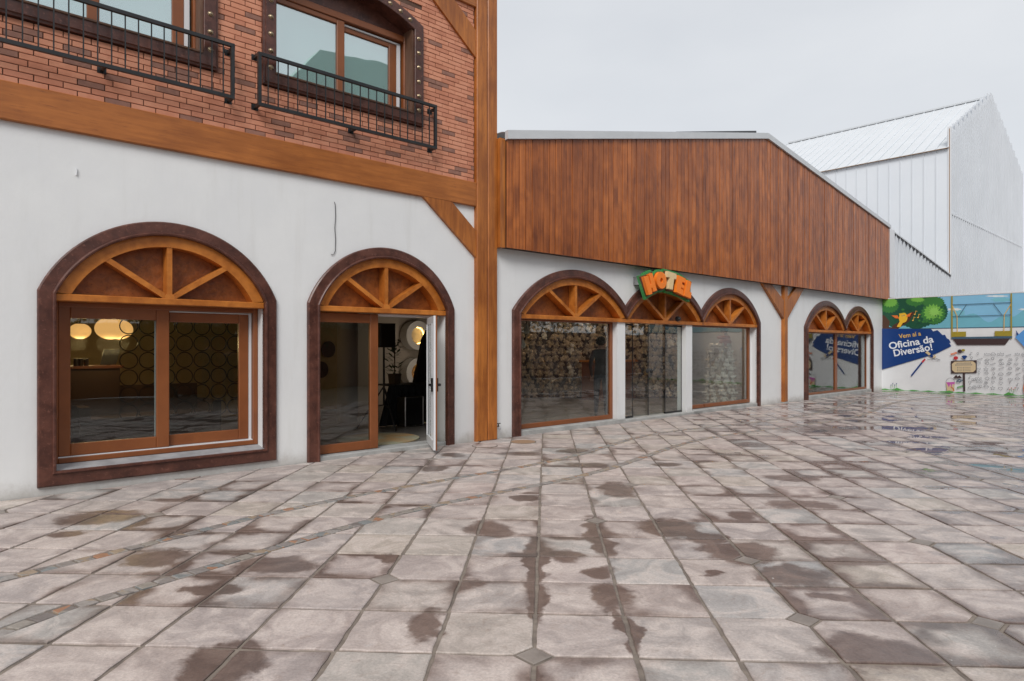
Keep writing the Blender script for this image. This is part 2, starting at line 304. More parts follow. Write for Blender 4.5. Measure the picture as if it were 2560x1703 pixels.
# ------------------------------------------------------------ mesh helpers
ORG = {}
class MB:
    def __init__(s): s.v, s.f, s.mi = [], [], []
    def add(s, vs, fs, mi=0):
        o = len(s.v); s.v += [tuple(p) for p in vs]; s.f += [tuple(i + o for i in f) for f in fs]; s.mi += [mi] * len(fs); return s
    def box(s, u0, u1, y0, y1, z0, z1, mi=0):
        if u0 > u1: u0, u1 = u1, u0
        if y0 > y1: y0, y1 = y1, y0
        if z0 > z1: z0, z1 = z1, z0
        v = [(u, y, z) for z in (z0, z1) for y in (y0, y1) for u in (u0, u1)]
        return s.add(v, [(0, 2, 3, 1), (4, 5, 7, 6), (0, 1, 5, 4), (2, 6, 7, 3), (0, 4, 6, 2), (1, 3, 7, 5)], mi)
    def bevbox(s, u0, u1, y0, y1, z0, z1, b=.006, mi=0):
        """box whose outward (-y) face is chamfered"""
        v = [(u0, y1, z0), (u1, y1, z0), (u1, y1, z1), (u0, y1, z1), (u0, y0 + b, z0), (u1, y0 + b, z0), (u1, y0 + b, z1), (u0, y0 + b, z1),
             (u0 + b, y0, z0 + b), (u1 - b, y0, z0 + b), (u1 - b, y0, z1 - b), (u0 + b, y0, z1 - b)]
        f = [(0, 1, 5, 4), (1, 2, 6, 5), (2, 3, 7, 6), (3, 0, 4, 7), (4, 5, 9, 8), (5, 6, 10, 9), (6, 7, 11, 10), (7, 4, 8, 11), (8, 9, 10, 11), (3, 2, 1, 0)]
        return s.add(v, f, mi)
    def prism(s, pts, y0, y1, mi=0, f=None):
        """polygon in (u,z) pushed from y0 (front) to y1; f maps (a,b,depth) to a point"""
        f = f or (lambda a, b, d: (a, d, b)); n = len(pts)
        ar = sum(pts[i][0] * pts[(i + 1) % n][1] - pts[(i + 1) % n][0] * pts[i][1] for i in range(n))
        if ar < 0: pts = pts[::-1]
        v = [f(p[0], p[1], y0) for p in pts] + [f(p[0], p[1], y1) for p in pts]
        return s.add(v, [tuple(range(n)), tuple(range(2 * n - 1, n - 1, -1))] + [(i, i + n, (i + 1) % n + n, (i + 1) % n) for i in range(n)], mi)
    def tube(s, pts, r, n=8, mi=0, closed=False, cap=True):
        pts = [Vector(p) for p in pts]; k = len(pts); o = len(s.v); rr = r if isinstance(r, (list, tuple)) else [r] * k
        up0 = Vector((.13, .21, .97))
        for i, p in enumerate(pts):
            a = pts[(i + 1) % k] if closed or i < k - 1 else p; b = pts[i - 1] if closed or i > 0 else p
            t = (a - b).normalized(); x = t.cross(up0)
            if x.length < .1: x = t.cross(Vector((1, 0, 0)))
            x.normalize(); y = t.cross(x)
            for j in range(n):
                q = 2 * math.pi * j / n; s.v.append(tuple(p + (x * math.cos(q) + y * math.sin(q)) * rr[i]))
        for i in range(k if closed else k - 1):
            for j in range(n):
                i2 = (i + 1) % k; s.f.append((o + i * n + j, o + i * n + (j + 1) % n, o + i2 * n + (j + 1) % n, o + i2 * n + j)); s.mi.append(mi)
        if cap and not closed:
            s.f.append(tuple(o + j for j in range(n))[::-1]); s.mi.append(mi); s.f.append(tuple(o + (k - 1) * n + j for j in range(n))); s.mi.append(mi)
        return s
    def bar(s, p, q, wdt, dep, mi=0, y0=0.0):
        """flat bar in the facade plane from p to q (u,z), width, y from y0 to y0+dep"""
        p, q = Vector((p[0], p[1])), Vector((q[0], q[1])); t = (q - p).normalized(); nn = Vector((-t.y, t.x)) * wdt / 2
        return s.prism([tuple(p - nn), tuple(q - nn), tuple(q + nn), tuple(p + nn)], y0, y0 + dep, mi)
    def ball(s, c, r, nu=12, nv=8, mi=0, rot=None):
        r = r if isinstance(r, (tuple, list)) else (r, r, r); o = len(s.v); c = Vector(c)
        P = lambda x, y, z: tuple(c + ((rot @ Vector((x, y, z))) if rot else Vector((x, y, z))))
        s.v.append(P(0, 0, r[2]))
        for i in range(1, nv):
            t = math.pi * i / nv
            for j in range(nu):
                q = 2 * math.pi * j / nu; s.v.append(P(r[0] * math.sin(t) * math.cos(q), r[1] * math.sin(t) * math.sin(q), r[2] * math.cos(t)))
        s.v.append(P(0, 0, -r[2])); e = len(s.v) - 1
        for j in range(nu):
            s.f.append((o, o + 1 + j, o + 1 + (j + 1) % nu)); s.mi.append(mi)
            for i in range(nv - 2):
                a = o + 1 + i * nu + j; b = o + 1 + i * nu + (j + 1) % nu; s.f.append((a, a + nu, b + nu, b)); s.mi.append(mi)
            a = o + 1 + (nv - 2) * nu + j; b = o + 1 + (nv - 2) * nu + (j + 1) % nu; s.f.append((a, e, b)); s.mi.append(mi)
        return s
    def mesh(s, name, mats, org=(0, 0, 0), smooth=False):
        me = bpy.data.meshes.new(name)
        me.from_pydata([(p[0] - org[0], p[1] - org[1], p[2] - org[2]) for p in s.v], [], s.f)
        for m in (mats if isinstance(mats, (list, tuple)) else [mats]): me.materials.append(M[m] if isinstance(m, str) else m)
        me.polygons.foreach_set('material_index', s.mi)
        if smooth: me.polygons.foreach_set('use_smooth', [True] * len(s.f))
        me.update(); return me
    def build(s, name, mats, parent=None, smooth=False, org=None, frame='F', label=None, cat=None, group=None, kind=None):
        o0 = ORG[parent.name] if parent else (org or (0, 0, 0))
        ob = bpy.data.objects.new(name, s.mesh(name, mats, o0, smooth)); col.objects.link(ob); ORG[ob.name] = o0
        if parent: ob.parent = parent
        else: place(ob, o0, frame)
        tag(ob, label, cat, group, kind); return ob
def place(ob, o0, frame='F'):
    if frame == 'F': ob.location = F2W(*o0); ob.rotation_euler = (0, 0, TH)
    else: ob.location = o0
def tag(o, label=None, cat=None, group=None, kind=None):
    for k, v in (('label', label), ('category', cat), ('group', group), ('kind', kind)):
        if v: o[k] = v
    return o
def empty(name, org, label=None, cat=None, group=None, kind=None, frame='F', parent=None):
    o = bpy.data.objects.new(name, None); col.objects.link(o); o.empty_display_size = .2
    if parent is not None:
        o.parent = parent; ORG[o.name] = ORG[parent.name]
    else:
        ORG[o.name] = tuple(org); place(o, org, frame)
    return tag(o, label, cat, group, kind)
def inst(name, mesh, parent, loc, rot=(0, 0, 0), scale=(1, 1, 1)):
    o = bpy.data.objects.new(name, mesh); col.objects.link(o); o.parent = parent
    g = ORG[parent.name]; o.location = (loc[0] - g[0], loc[1] - g[1], loc[2] - g[2]); o.rotation_euler = rot; o.scale = scale; return o
def clip(poly, nx, ny, d):
    """keep the side nx*x+ny*y <= d"""
    out = []; n = len(poly)
    for i in range(n):
        p, q = poly[i], poly[(i + 1) % n]; a = nx * p[0] + ny * p[1] - d; b = nx * q[0] + ny * q[1] - d
        if a <= 0: out.append(p)
        if (a < 0 < b) or (b < 0 < a):
            t = a / (a - b); out.append((p[0] + (q[0] - p[0]) * t, p[1] + (q[1] - p[1]) * t))
    return out
def area(p): return abs(sum(p[i][0] * p[(i + 1) % len(p)][1] - p[(i + 1) % len(p)][0] * p[i][1] for i in range(len(p)))) / 2

# ------------------------------------------------------------ ground and paving
MB().add([(-500, -500, -.03), (500, -500, -.03), (500, 500, -.03), (-500, 500, -.03)], [(0, 1, 2, 3)]).build('ground', 'sheet', frame='W', kind='structure')
corners = [W2F(-14, -3), W2F(20, -3)]
pb = MB(); q = [F2W(-6, -.01), F2W(-6, -14), F2W(UM - .02, -14), F2W(UM - .02, -.01)]
pb.add([(p.x, p.y, -.010) for p in q], [(0, 1, 2, 3)])
pave = pb.build('pavement', 'grout', frame='W', kind='structure')
BANDS = [[(0,1448),(115,1419),(269,1386.5),(423,1346),(558,1311.5),(731,1267),(860,1243.7),(997,1218.7),(1131,1195.8),(1243,1177),(1351,1160),(1443,1141.6),(1510,1118.7),(1568,1096),(1630,1083),(1700,1075),(1796,1065),(1892,1054),(1988,1046),(2060,1034),(2100,1017),(2125,1003),(2175,990),(2260,982),(2400,979)],
         [(0,1579),(38,1558),(165,1523),(269,1492),(365,1461.5),(461,1438),(558,1408),(654,1377),(769,1346),(860,1318),(943,1296),(1047,1270),(1118,1256),(1218,1235),(1318,1216.6),(1381,1206),(1456,1189.5),(1518,1174),(1589,1152),(1630,1133),(1693,1110),(1762,1094),(1844,1082),(1940,1071),(2036,1060),(2122,1048),(2171,1037),(2195,1022),(2215,1008),(2270,996),(2360,990),(2500,988)]]
def smooth_line(pts, step):
    P = [Vector(ground(*p)) for p in pts]; P = [P[0] + (P[0] - P[1]) * 4] + P + [P[-1] + (P[-1] - P[-2]) * 1.5]
    for _ in range(2): P = [P[0]] + [(P[i - 1] + P[i] * 2 + P[i + 1]) / 4 for i in range(1, len(P) - 1)] + [P[-1]]
    D = []
    for i in range(len(P) - 1):
        a, b, c_, d_ = P[max(i - 1, 0)], P[i], P[i + 1], P[min(i + 2, len(P) - 1)]
        for k in range(12):
            t = k / 12; D.append(.5 * ((2 * b) + (c_ - a) * t + (2 * a - 5 * b + 4 * c_ - d_) * t * t + (3 * b - a - 3 * c_ + d_) * t ** 3))
    out = [D[0]]; acc = 0
    for i in range(1, len(D)):
        seg = D[i] - D[i - 1]; L_ = seg.length; pos = 0
        while acc + (L_ - pos) >= step:
            pos += step - acc; acc = 0; out.append(D[i - 1] + seg * (pos / L_))
        acc += L_ - pos
    return out
lines = [smooth_line(b, .122) for b in BANDS]
HWB = .052
DIAM = {(-2, 8), (1, 11), (0, 6), (3, 9), (6, 10), (3, 7), (5, 7), (6, 13), (-7, 11), (-7, 13), (-10, 11), (9, 12), (2, 14), (8, 8), (5, 16), (10, 15), (-3, 17), (1, 18), (12, 19), (8, 21), (4, 23), (15, 24), (11, 27), (18, 30)}
def stone_mesh(mb, poly, near, zt=0.0, lip=.007, drop=.016, wav=.004, tilt=.0015):
    n = len(poly); cx = sum(p[0] for p in poly) / n; cy = sum(p[1] for p in poly) / n
    ar = sum(poly[i][0] * poly[(i + 1) % n][1] - poly[(i + 1) % n][0] * poly[i][1] for i in range(n))
    if ar < 0: poly = poly[::-1]
    pts = []
    for i in range(n):
        p, q_ = Vector(poly[i]), Vector(poly[(i + 1) % n]); L_ = (q_ - p).length; k = max(1, int(L_ / .07)) if near else 1
        for j in range(k):
            v = p + (q_ - p) * (j / k)
            if near: v = v + Vector((R.uniform(-wav, wav), R.uniform(-wav, wav)))
            pts.append(v)
    n = len(pts); c_ = Vector((cx, cy)); tx, ty = R.uniform(-tilt, tilt), R.uniform(-tilt, tilt)
    zf = lambda v, z: z + tx * (v.x - cx) / .25 + ty * (v.y - cy) / .25
    inn = [v + (c_ - v).normalized() * lip for v in pts]
    V = [(v.x, v.y, zf(v, zt)) for v in inn] + [(v.x, v.y, zf(v, zt) - .004) for v in pts] + [(v.x, v.y, zt - drop) for v in pts]
    Fc = [tuple(range(n))]
    for i in range(n):
        j = (i + 1) % n; Fc += [(i, i + n, j + n, j), (i + n, i + 2 * n, j + 2 * n, j + n)]
    mb.add(V, Fc)
stones = []
wallN = (-S, C)      # inward normal of the facade in world axes
dW = wallN[0] * P0[0] + wallN[1] * P0[1] - .015
muN = (C, S); dM = muN[0] * P0[0] + muN[1] * P0[1] + UM - .02
def in_view(x, y, mx_=260):
    if y < 1.5: return None
    px, py = project((x, y, 0))
    return (px, py) if -mx_ < px < 2560 + mx_ and py < 2250 else None
for ib in range(1, 58):
    for ia in range(-45, 60):
        c0 = grid2w(ia + .5, ib + .5 - 0.0)
        if wallN[0] * c0[0] + wallN[1] * c0[1] > dW + .45 or muN[0] * c0[0] + muN[1] * c0[1] > dM + .45: continue
        pr = in_view(*c0)
        if not pr: continue
        ins = (.012 if c0[1] < 8 else .009) + R.uniform(-.003, .004); ja, jb = ins / PA, ins / PB
        q = [[ia + ja, ib + jb], [ia + 1 - ja, ib + jb], [ia + 1 - ja, ib + 1 - jb], [ia + ja, ib + 1 - jb]]
        dd = .095; poly = []
        for k, (ca_, cb_, sa_, sb_) in enumerate(((ia, ib, 1, 1), (ia + 1, ib, -1, 1), (ia + 1, ib + 1, -1, -1), (ia, ib + 1, 1, -1))):
            if (ca_, cb_) in DIAM:
                e1 = [q[k][0] + sa_ * (dd / PA), q[k][1]]; e2 = [q[k][0], q[k][1] + sb_ * (dd / PB)]
                poly += [e1, e2] if k in (1, 3) else [e2, e1]
            else: poly.append([q[k][0] + R.uniform(-.006, .006), q[k][1] + R.uniform(-.006, .006)])
        poly = [grid2w(*p) for p in poly]
        poly = clip(poly, wallN[0], wallN[1], dW); poly = clip(poly, muN[0], muN[1], dM) if len(poly) > 2 else []
        pieces = [poly] if len(poly) > 2 else []
        for ln in lines:
            new = []
            for pc in pieces:
                cx = sum(p[0] for p in pc) / len(pc); cy = sum(p[1] for p in pc) / len(pc); cc = Vector((cx, cy))
                bi = min(range(len(ln)), key=lambda i: (ln[i] - cc).length_squared)
                if (ln[bi] - cc).length > .55: new.append(pc); continue
                t = (ln[min(bi + 1, len(ln) - 1)] - ln[max(bi - 1, 0)]).normalized(); nn = Vector((-t.y, t.x)); d0 = nn.dot(ln[bi])
                g_ = HWB + .016
                new += [clip(pc, nn.x, nn.y, d0 - g_), clip(pc, -nn.x, -nn.y, -d0 - g_)]
            pieces = [p for p in new if len(p) > 2 and area(p) > .0012]
        for pc in pieces:
            cx = sum(p[0] for p in pc) / len(pc); cy = sum(p[1] for p in pc) / len(pc)
            vis = in_view(cx, cy, 60); sz = area(pc) / cy ** 3 if vis and vis[1] < 1760 else 0
            stones.append((sz, cy, pc))
stones.sort(key=lambda s_: -s_[0])
rest = MB()
for i, (sz, cy, pc) in enumerate(stones):
    mb = MB() if i < 280 else rest
    stone_mesh(mb, pc, cy < 11, R.uniform(-.0015, .0015))
    if i < 280: mb.build('paving_stone', 'stone', pave, frame='W')
rest.build('far_paving_stones', 'stone', pave, frame='W', kind='stuff')
for (a_, b_) in sorted(DIAM):
    mb = MB(); r_ = .093
    pts = [grid2w(a_ + dx / PA, b_ + dy / PB) for dx, dy in ((r_, 0), (0, r_), (-r_, 0), (0, -r_))]
    c0 = grid2w(a_, b_); 
    if not in_view(*c0): continue
    pts = clip(pts, wallN[0], wallN[1], dW)
    if len(pts) > 2: stone_mesh(mb, pts, False, .001); mb.build('inlay_stone', 'inlay', pave, frame='W')
cob = []
for ln in lines:
    for i in range(len(ln) - 1):
        a_, b_ = ln[i], ln[i + 1]; m_ = (a_ + b_) / 2
        if not in_view(m_.x, m_.y, 150) or wallN[0] * m_.x + wallN[1] * m_.y > dW - .05 or muN[0] * m_.x + muN[1] * m_.y > dM - .05: continue
        t = (b_ - a_).normalized(); nn = Vector((-t.y, t.x)); g_ = .010; w_ = HWB - .003
        pc = [a_ + t * g_ - nn * w_, b_ - t * g_ - nn * w_, b_ - t * g_ + nn * w_, a_ + t * g_ + nn * w_]
        cob.append((m_.y, [tuple(p) for p in pc]))
cob.sort(key=lambda c_: c_[0]); rest = MB()
vis_n = 0
for d_, pc in cob:
    ok = in_view(pc[0][0], pc[0][1], 20); ok = ok and ok[1] < 1720
    if ok and vis_n < 260: mb = MB(); stone_mesh(mb, pc, False, R.uniform(-.001, .003), .006, .014); mb.build('cobble', 'cobble', pave, frame='W'); vis_n += 1
    else: stone_mesh(rest, pc, False, R.uniform(-.001, .003), .006, .014)
rest.build('far_cobbles', 'cobble', pave, frame='W', kind='stuff')

# ------------------------------------------------------------ facade builders
WD, ZT = .165, 2.915         # width of the dark surround; crown of the inner arch
class Bay:
    """one arched bay: inner opening uL..uR; jamb flags tell whether a dark jamb stands at that side"""
    def __init__(s, uL, uR, jl, jr, zs=2.19, zt=ZT):
        s.uL, s.uR, s.jl, s.jr = uL, uR, jl, jr; s.h = (uR - uL) / 2; s.uc = (uL + uR) / 2
        r = zt - zs; s.R = (s.h ** 2 + r ** 2) / (2 * r); s.zc = zt - s.R; s.zt = zt; s.zs = zs
    def g(s, u):
        d = abs(u - s.uc); return s.zc + math.sqrt(max(0, s.R ** 2 - d * d))
    def loop(s, off, z0, closed, n=40):
        r = s.R + off; xl = s.h + (off if s.jl else 0); xr = s.h + (off if s.jr else 0)
        a0 = math.acos(max(-1, min(1, -xl / r))); a1 = math.acos(max(-1, min(1, xr / r)))
        P = [(s.uc + r * math.cos(a0 + (a1 - a0) * i / n), s.zc + r * math.sin(a0 + (a1 - a0) * i / n)) for i in range(n + 1)]
        zb = z0 - (off if closed else 0)
        if s.jl: P = [(s.uc - xl, zb)] + P
        if s.jr: P = P + [(s.uc + xr, zb)]
        return P
PROFILE = [(0, .03), (0, -.070), (.006, -.078), (.022, -.080), (.030, -.072), (.038, -.054), (.150, -.050), (.165, -.036), (.165, .01)]
def surround(bay, z0, closed, parent, mat='dark', name='arch_surround', profile=PROFILE):
    mb = MB(); Ls = [bay.loop(o, z0, closed) for o, _ in profile]; n = len(Ls[0])
    for L_, (_, y) in zip(Ls, profile): mb.v += [(p[0], y, p[1]) for p in L_]
    for k in range(len(Ls) - 1):
        for i in range(n if closed else n - 1):
            j = (i + 1) % n; mb.f.append((k * n + i, k * n + j, (k + 1) * n + j, (k + 1) * n + i)); mb.mi.append(0)
    if not closed:
        for i in (0, n - 1): mb.f.append(tuple(k * n + i for k in range(len(Ls)))); mb.mi.append(0)
    return mb.build(name, mat, parent)
def lunette(bay, zb, parent, depth=.17):
    """timber half-wheel: rim, recessed panel, three spokes, sill bar"""
    zt = zb + .078; y0 = -.012
    r1, r2 = bay.R + .01, bay.R - .13
    mb = MB(); n = 36
    def arc(r, lim):
        lim = min(lim, math.sqrt(max(0, r * r - (zt - bay.zc) ** 2))); a = math.acos(lim / r)
        return [(bay.uc + r * math.cos(math.pi - a - (math.pi - 2 * a) * i / n), bay.zc + r * math.sin(math.pi - a - (math.pi - 2 * a) * i / n)) for i in range(n + 1)]
    A, B = arc(r1, bay.h + .004), arc(r2, bay.h - .1)
    for i in range(n): mb.prism([B[i], B[i + 1], A[i + 1], A[i]], y0, .17)
    mb.build('lunette_rim', 'lun', parent)
    mb = MB(); mb.prism([(bay.uc - bay.h, zt - .01)] + [(u, min(z, 9)) for u, z in A] + [(bay.uc + bay.h, zt - .01)], .165, .19); mb.build('lunette_panel', 'lunp', parent)
    MB().bevbox(bay.uL - .003, bay.uR + .003, y0 - .006, depth, zb, zt, .008).build('lunette_bar', 'lun', parent)
    hub = (bay.uc, zt - .01)
    for ang in (33, 90, 147):
        d = Vector((math.cos(math.radians(ang)), math.sin(math.radians(ang))))
        # distance from the hub to the inner rim
        hz = hub[1] - bay.zc; bq = d.y * hz; t = -bq + math.sqrt(bq * bq - hz * hz + (r2 + .01) ** 2)
        mb = MB(); mb.bar((hub[0] + d.x * .02, hub[1] + d.y * .02 * (1 if ang != 90 else 1)), (hub[0] + d.x * t, hub[1] + d.y * t), .06, .165, 0, y0 + .004 + (.003 if ang == 90 else 0)); mb.build('spoke', 'lun', parent)
    mb = MB(); mb.prism([(hub[0] + .055 * math.cos(a), zt + .012 + .05 * math.sin(a)) for a in [i * math.pi / 6 for i in range(12)]], y0 - .002, .03); mb.build('hub', 'lun', parent)
def frame_rect(name, u0, u1, z0, z1, wl, wr, wb, wt, y0, y1, mat, parent, b=.008):
    mb = MB()
    mb.bevbox(u0, u0 + wl, y0, y1, z0, z1, b); mb.bevbox(u1 - wr, u1, y0, y1, z0, z1, b)
    if wb: mb.bevbox(u0 + wl, u1 - wr, y0 + .001, y1, z0, z0 + wb, b)
    if wt: mb.bevbox(u0 + wl, u1 - wr, y0 + .001, y1, z1 - wt, z1, b)
    return mb.build(name, mat, parent)
def pane(name, u0, u1, z0, z1, y, mat, parent):
    return MB().box(u0, u1, y, y + .008, z0, z1).build(name, mat, parent)
def wall_with_bays(mb, u0, u1, ztop, opens, y0=0.0, y1=.25):
    """opens: list of (bay, z0)"""
    cur = u0
    for bay, z0 in opens:
        a, b = bay.uL, bay.uR
        if a - cur > .002: mb.box(cur, a, y0, y1, -.1, ztop)
        n = 30
        for i in range(n):
            x0, x1 = a + (b - a) * i / n, a + (b - a) * (i + 1) / n
            mb.prism([(x0, bay.g(x0) + .004), (x1, bay.g(x1) + .004), (x1, ztop), (x0, ztop)], y0, y1)
        if z0 > .02: mb.box(a, b, y0, y1, -.1, z0)
        cur = b
    mb.box(cur, u1, y0, y1, -.1, ztop)

# ------------------------------------------------------------ brick building
UP0, UP1 = U(1193, -.08), U(1243, -.08)      # corner post
bb = empty('brick_building', (0, 0, 0), 'two-storey building with white plaster below and orange brick above a timber beam, at the left', 'building')
b1 = Bay(U(92) + WD, U(693, -.05) - WD, True, True, 2.17)
b2 = Bay(U(767) + WD, U(1138, -.05) - WD, True, True, 2.17)
mb = MB(); wall_with_bays(mb, -7, UP1 - .02, 4.1, [(b1, .255), (b2, .0)])
mb.build('plaster_wall', 'plaster', bb)
ZB0, ZB1 = Z(700, 425, -.06), Z(600, 328, -.06)
MB().bevbox(-7, UP0 + .005, -.06, .1, ZB0, ZB1, .01).build('timber_beam', 'beam', bb)
ZTOP = 9.2
mb = MB(); mid = U(1219, -.08)
mb.bevbox(UP0, mid - .004, -.08, .2, 0.0, ZTOP, .012); mb.build('corner_post', 'post', bb)
MB().bevbox(mid + .004, UP1, -.092, .2, 0.0, ZTOP, .014).build('corner_post', 'post', bb)
MB().box(mid - .01, mid + .01, -.07, -.02, 0, ZTOP).build('post_joint', 'dark', bb)
# side wall of the brick building above the hotel roof, roof slab
MB().box(UP0 + .02, UP1 - .025, .2, 7, 3, ZTOP).box(-7, UP1 - .03, .25, 7, ZTOP - .1, ZTOP).build('side_wall', 'br1', bb)
# brace under the beam and brace against the brick
def P_(px, py, c=-.05): return at(px, py, c)
mb = MB(); mb.prism([P_(1057, 490), P_(1130, 505), P_(1200, 590), P_(1200, 655)], -.055, .02); mb.build('brace', 'post', bb)
mb = MB(); a1, a2, a3, a4 = P_(1196, 153), P_(1085, 0), P_(1136, 0), P_(1198, 89)
e1 = (a2[0] + (a2[0] - a1[0]) * 1.3, a2[1] + (a2[1] - a1[1]) * 1.3); e2 = (a3[0] + (a3[0] - a4[0]) * 2.6, a3[1] + (a3[1] - a4[1]) * 2.6)
mb.prism([a1, e1, e2, a4], -.055, .02); mb.build('brace', 'post', bb)
zb2 = P_(1198, 22)[1]; MB().bevbox(-7, UP0 + .004, -.058, .1, zb2, zb2 + .34, .01).build('timber_beam', 'beam', bb)
# upper windows
up = []
for ur, right in ((U(1057, -.05), True), (U(543, -.05), False)):
    by = Bay(ur - 2.52 + WD, ur - WD, True, True, 6.50, 6.76); by.z0 = 5.215; up.append(by)
# brick skin
bw = MB().box(-7, UP0 + .01, .0, .06, ZB1 - .1, up[0].z0 - .1).build('brick_wall', 'mortar', bb)
def hole(z):
    out = []
    for by in up:
        if z < by.z0 - .16 or z > by.zt + .17: continue
        r = by.R + .15; zz = z - by.zc; hw = by.h + .15
        if zz > 0 and r * r - zz * zz > 0: hw = min(hw, math.sqrt(r * r - zz * zz)) if z > by.zs else hw
        out.append((by.uc - hw, by.uc + hw))
    return sorted(out)
mbw = MB(); segs = []
zz = up[0].z0 - .1
while zz < ZTOP - .1:           # mortar bed round the window openings
    z2 = min(zz + .06, ZTOP - .1); cur = -7
    for a, b in hole((zz + z2) / 2):
        mbw.box(cur, a, 0, .06, zz, z2); cur = b
    mbw.box(cur, UP0 + .01, 0, .06, zz, z2); zz = z2
mbw.build('mortar_bed', 'mortar', bw)
PH, PL = .0685, .262; bricks = []; row = 0; zz = ZB1 + .004
while zz < ZTOP - .2:
    u = -2.2 - (row % 2) * PL / 2 - (.05 if row % 5 == 3 else 0)
    while u < UP0 - .01:
        ivs = [(u, min(u + PL - .010, UP0 - .012))]
        for a, b in hole(zz + .03):
            nv = []
            for x0, x1 in ivs:
                if b <= x0 or a >= x1: nv.append((x0, x1)); continue
                if x0 < a: nv.append((x0, a))
                if x1 > b: nv.append((b, x1))
            ivs = nv
        for x0, x1 in ivs:
            if x1 - x0 > .03: bricks.append((x0, x1, zz))
        u += PL
    zz += PH; row += 1
def brick_px(x0, x1, z):
    w_ = F2W((x0 + x1) / 2, 0, z + .03)
    if w_.y < 1: return 0
    px, py = project(w_)
    if not (-30 < px < 2590 and -20 < py): return 0
    return (x1 - x0) / w_.y ** 2.4
bricks = sorted(((brick_px(*b), b) for b in bricks), key=lambda t: -t[0]); cache = {}
mats = ['br1', 'br2', 'br3']; rest = MB()
for i, (sz, (x0, x1, z)) in enumerate(bricks):
    mi = R.choices((0, 1, 2), (62, 24, 14))[0]; L_ = round(x1 - x0, 3); dy = R.uniform(-.003, .003)
    if i < 298:
        key = (round(L_, 2) if L_ < .25 else .252, mi)
        if key not in cache: cache[key] = MB().bevbox(0, key[0] if key[0] == .252 else L_, -.014, .0, 0, PH - .0075, .0035).mesh('brick', mats[mi])
        inst('brick', cache[key], bw, (x0, dy, z), (0, R.uniform(-.004, .004), 0))
    else: rest.bevbox(x0, x1, -.014 + dy, .0, z, z + PH - .0075, .0035, mi)
rest.build('far_bricks', mats, bw, kind='stuff')
stud_me = MB().ball((0, 0, 0), (.027, .022, .027), 12, 8).tube([(0, .0, 0), (0, .012, 0)], .033, 14).mesh('stud', 'stud', smooth=True)
for k, by in enumerate(up):
    sp = [(0, .2), (0, -.075), (.008, -.082), (.14, -.078), (.15, -.06), (.175, -.055), (.175, .01)]
    aw = surround(by, by.z0, True, bb, 'dark', 'arched_window', sp)
    c_ = .17; u0, u1 = by.uL, by.uR; zt_ = by.zs - .04
    frame_rect('window_frame', u0, u1, by.z0, zt_, .05, .05, .05, .10, c_ - .02, .3, 'upvc', aw)
    # dark tympanum above the frame
    A = [(by.uc + by.R * math.cos(a), by.zc + by.R * math.sin(a)) for a in [math.acos(by.h / by.R) + (math.pi - 2 * math.acos(by.h / by.R)) * i / 20 for i in range(21)]]
    mb = MB(); mb.prism([(u1, zt_)] + A + [(u0, zt_)], .19, .3); mb.build('tympanum', 'dark', aw)
    def uk(p): return U(p, c_) + (0 if k == 0 else (by.uc - up[0].uc))
    l0, l1, m1, r0, r1, w0, w1 = uk(698), uk(843), uk(862), uk(863.5), uk(977.5), uk(996), uk(1004)
    l0 = u0 + .10
    z_b = by.z0 + .055
    frame_rect('sash', u0 + .05, m1, z_b, zt_ - .10, l0 - u0 - .05, m1 - l1, .05, .07, c_, .215, 'upvc', aw)
    frame_rect('sash', m1 + .001, w0, z_b, zt_ - .15, max(.01, r0 - m1), w0 - r1, .05, .07, c_ + .055, .27, 'upvc', aw)
    MB().box(w0 + .001, w1, c_ + .04, .27, z_b, zt_ - .12).box(m1, w1, c_ + .04, .27, zt_ - .145, zt_ - .12).build('white_track', 'white', aw)
    pane('glass_pane', l0, l1, z_b + .05, zt_ - .17, c_ + .03, 'glass_up', aw)
    pane('glass_pane', r0, r1, z_b + .05, zt_ - .22, c_ + .08, 'glass_up', aw)
    MB().box(u0 + .02, u1 - .02, .32, .34, by.z0, zt_).build('blind', 'blind', aw)
    MB().box(u1 - .03, u1 - .001, -.04, .3, by.z0, zt_ + .2).build('reveal_board', 'reveal', aw)
    MB().bevbox(u0 - .02, u1 - .02, -.10, .17, by.z0 - .022, by.z0 + .004, .005).build('window_sill', 'reveal', aw)
    zq = by.z0 + .05
    while zq < by.zs + .02:
        for uu in (by.uL - .075, by.uR + .075): inst('stud', stud_me, aw, (uu, -.085, zq))
        zq += .222
    rr = by.R + .075; a_ = math.acos((by.h + .0) / rr); nst = 12
    for i in range(nst):
        q = a_ + (math.pi - 2 * a_) * (i + .5) / nst; inst('stud', stud_me, aw, (by.uc + rr * math.cos(q), -.085, by.zc + rr * math.sin(q)))
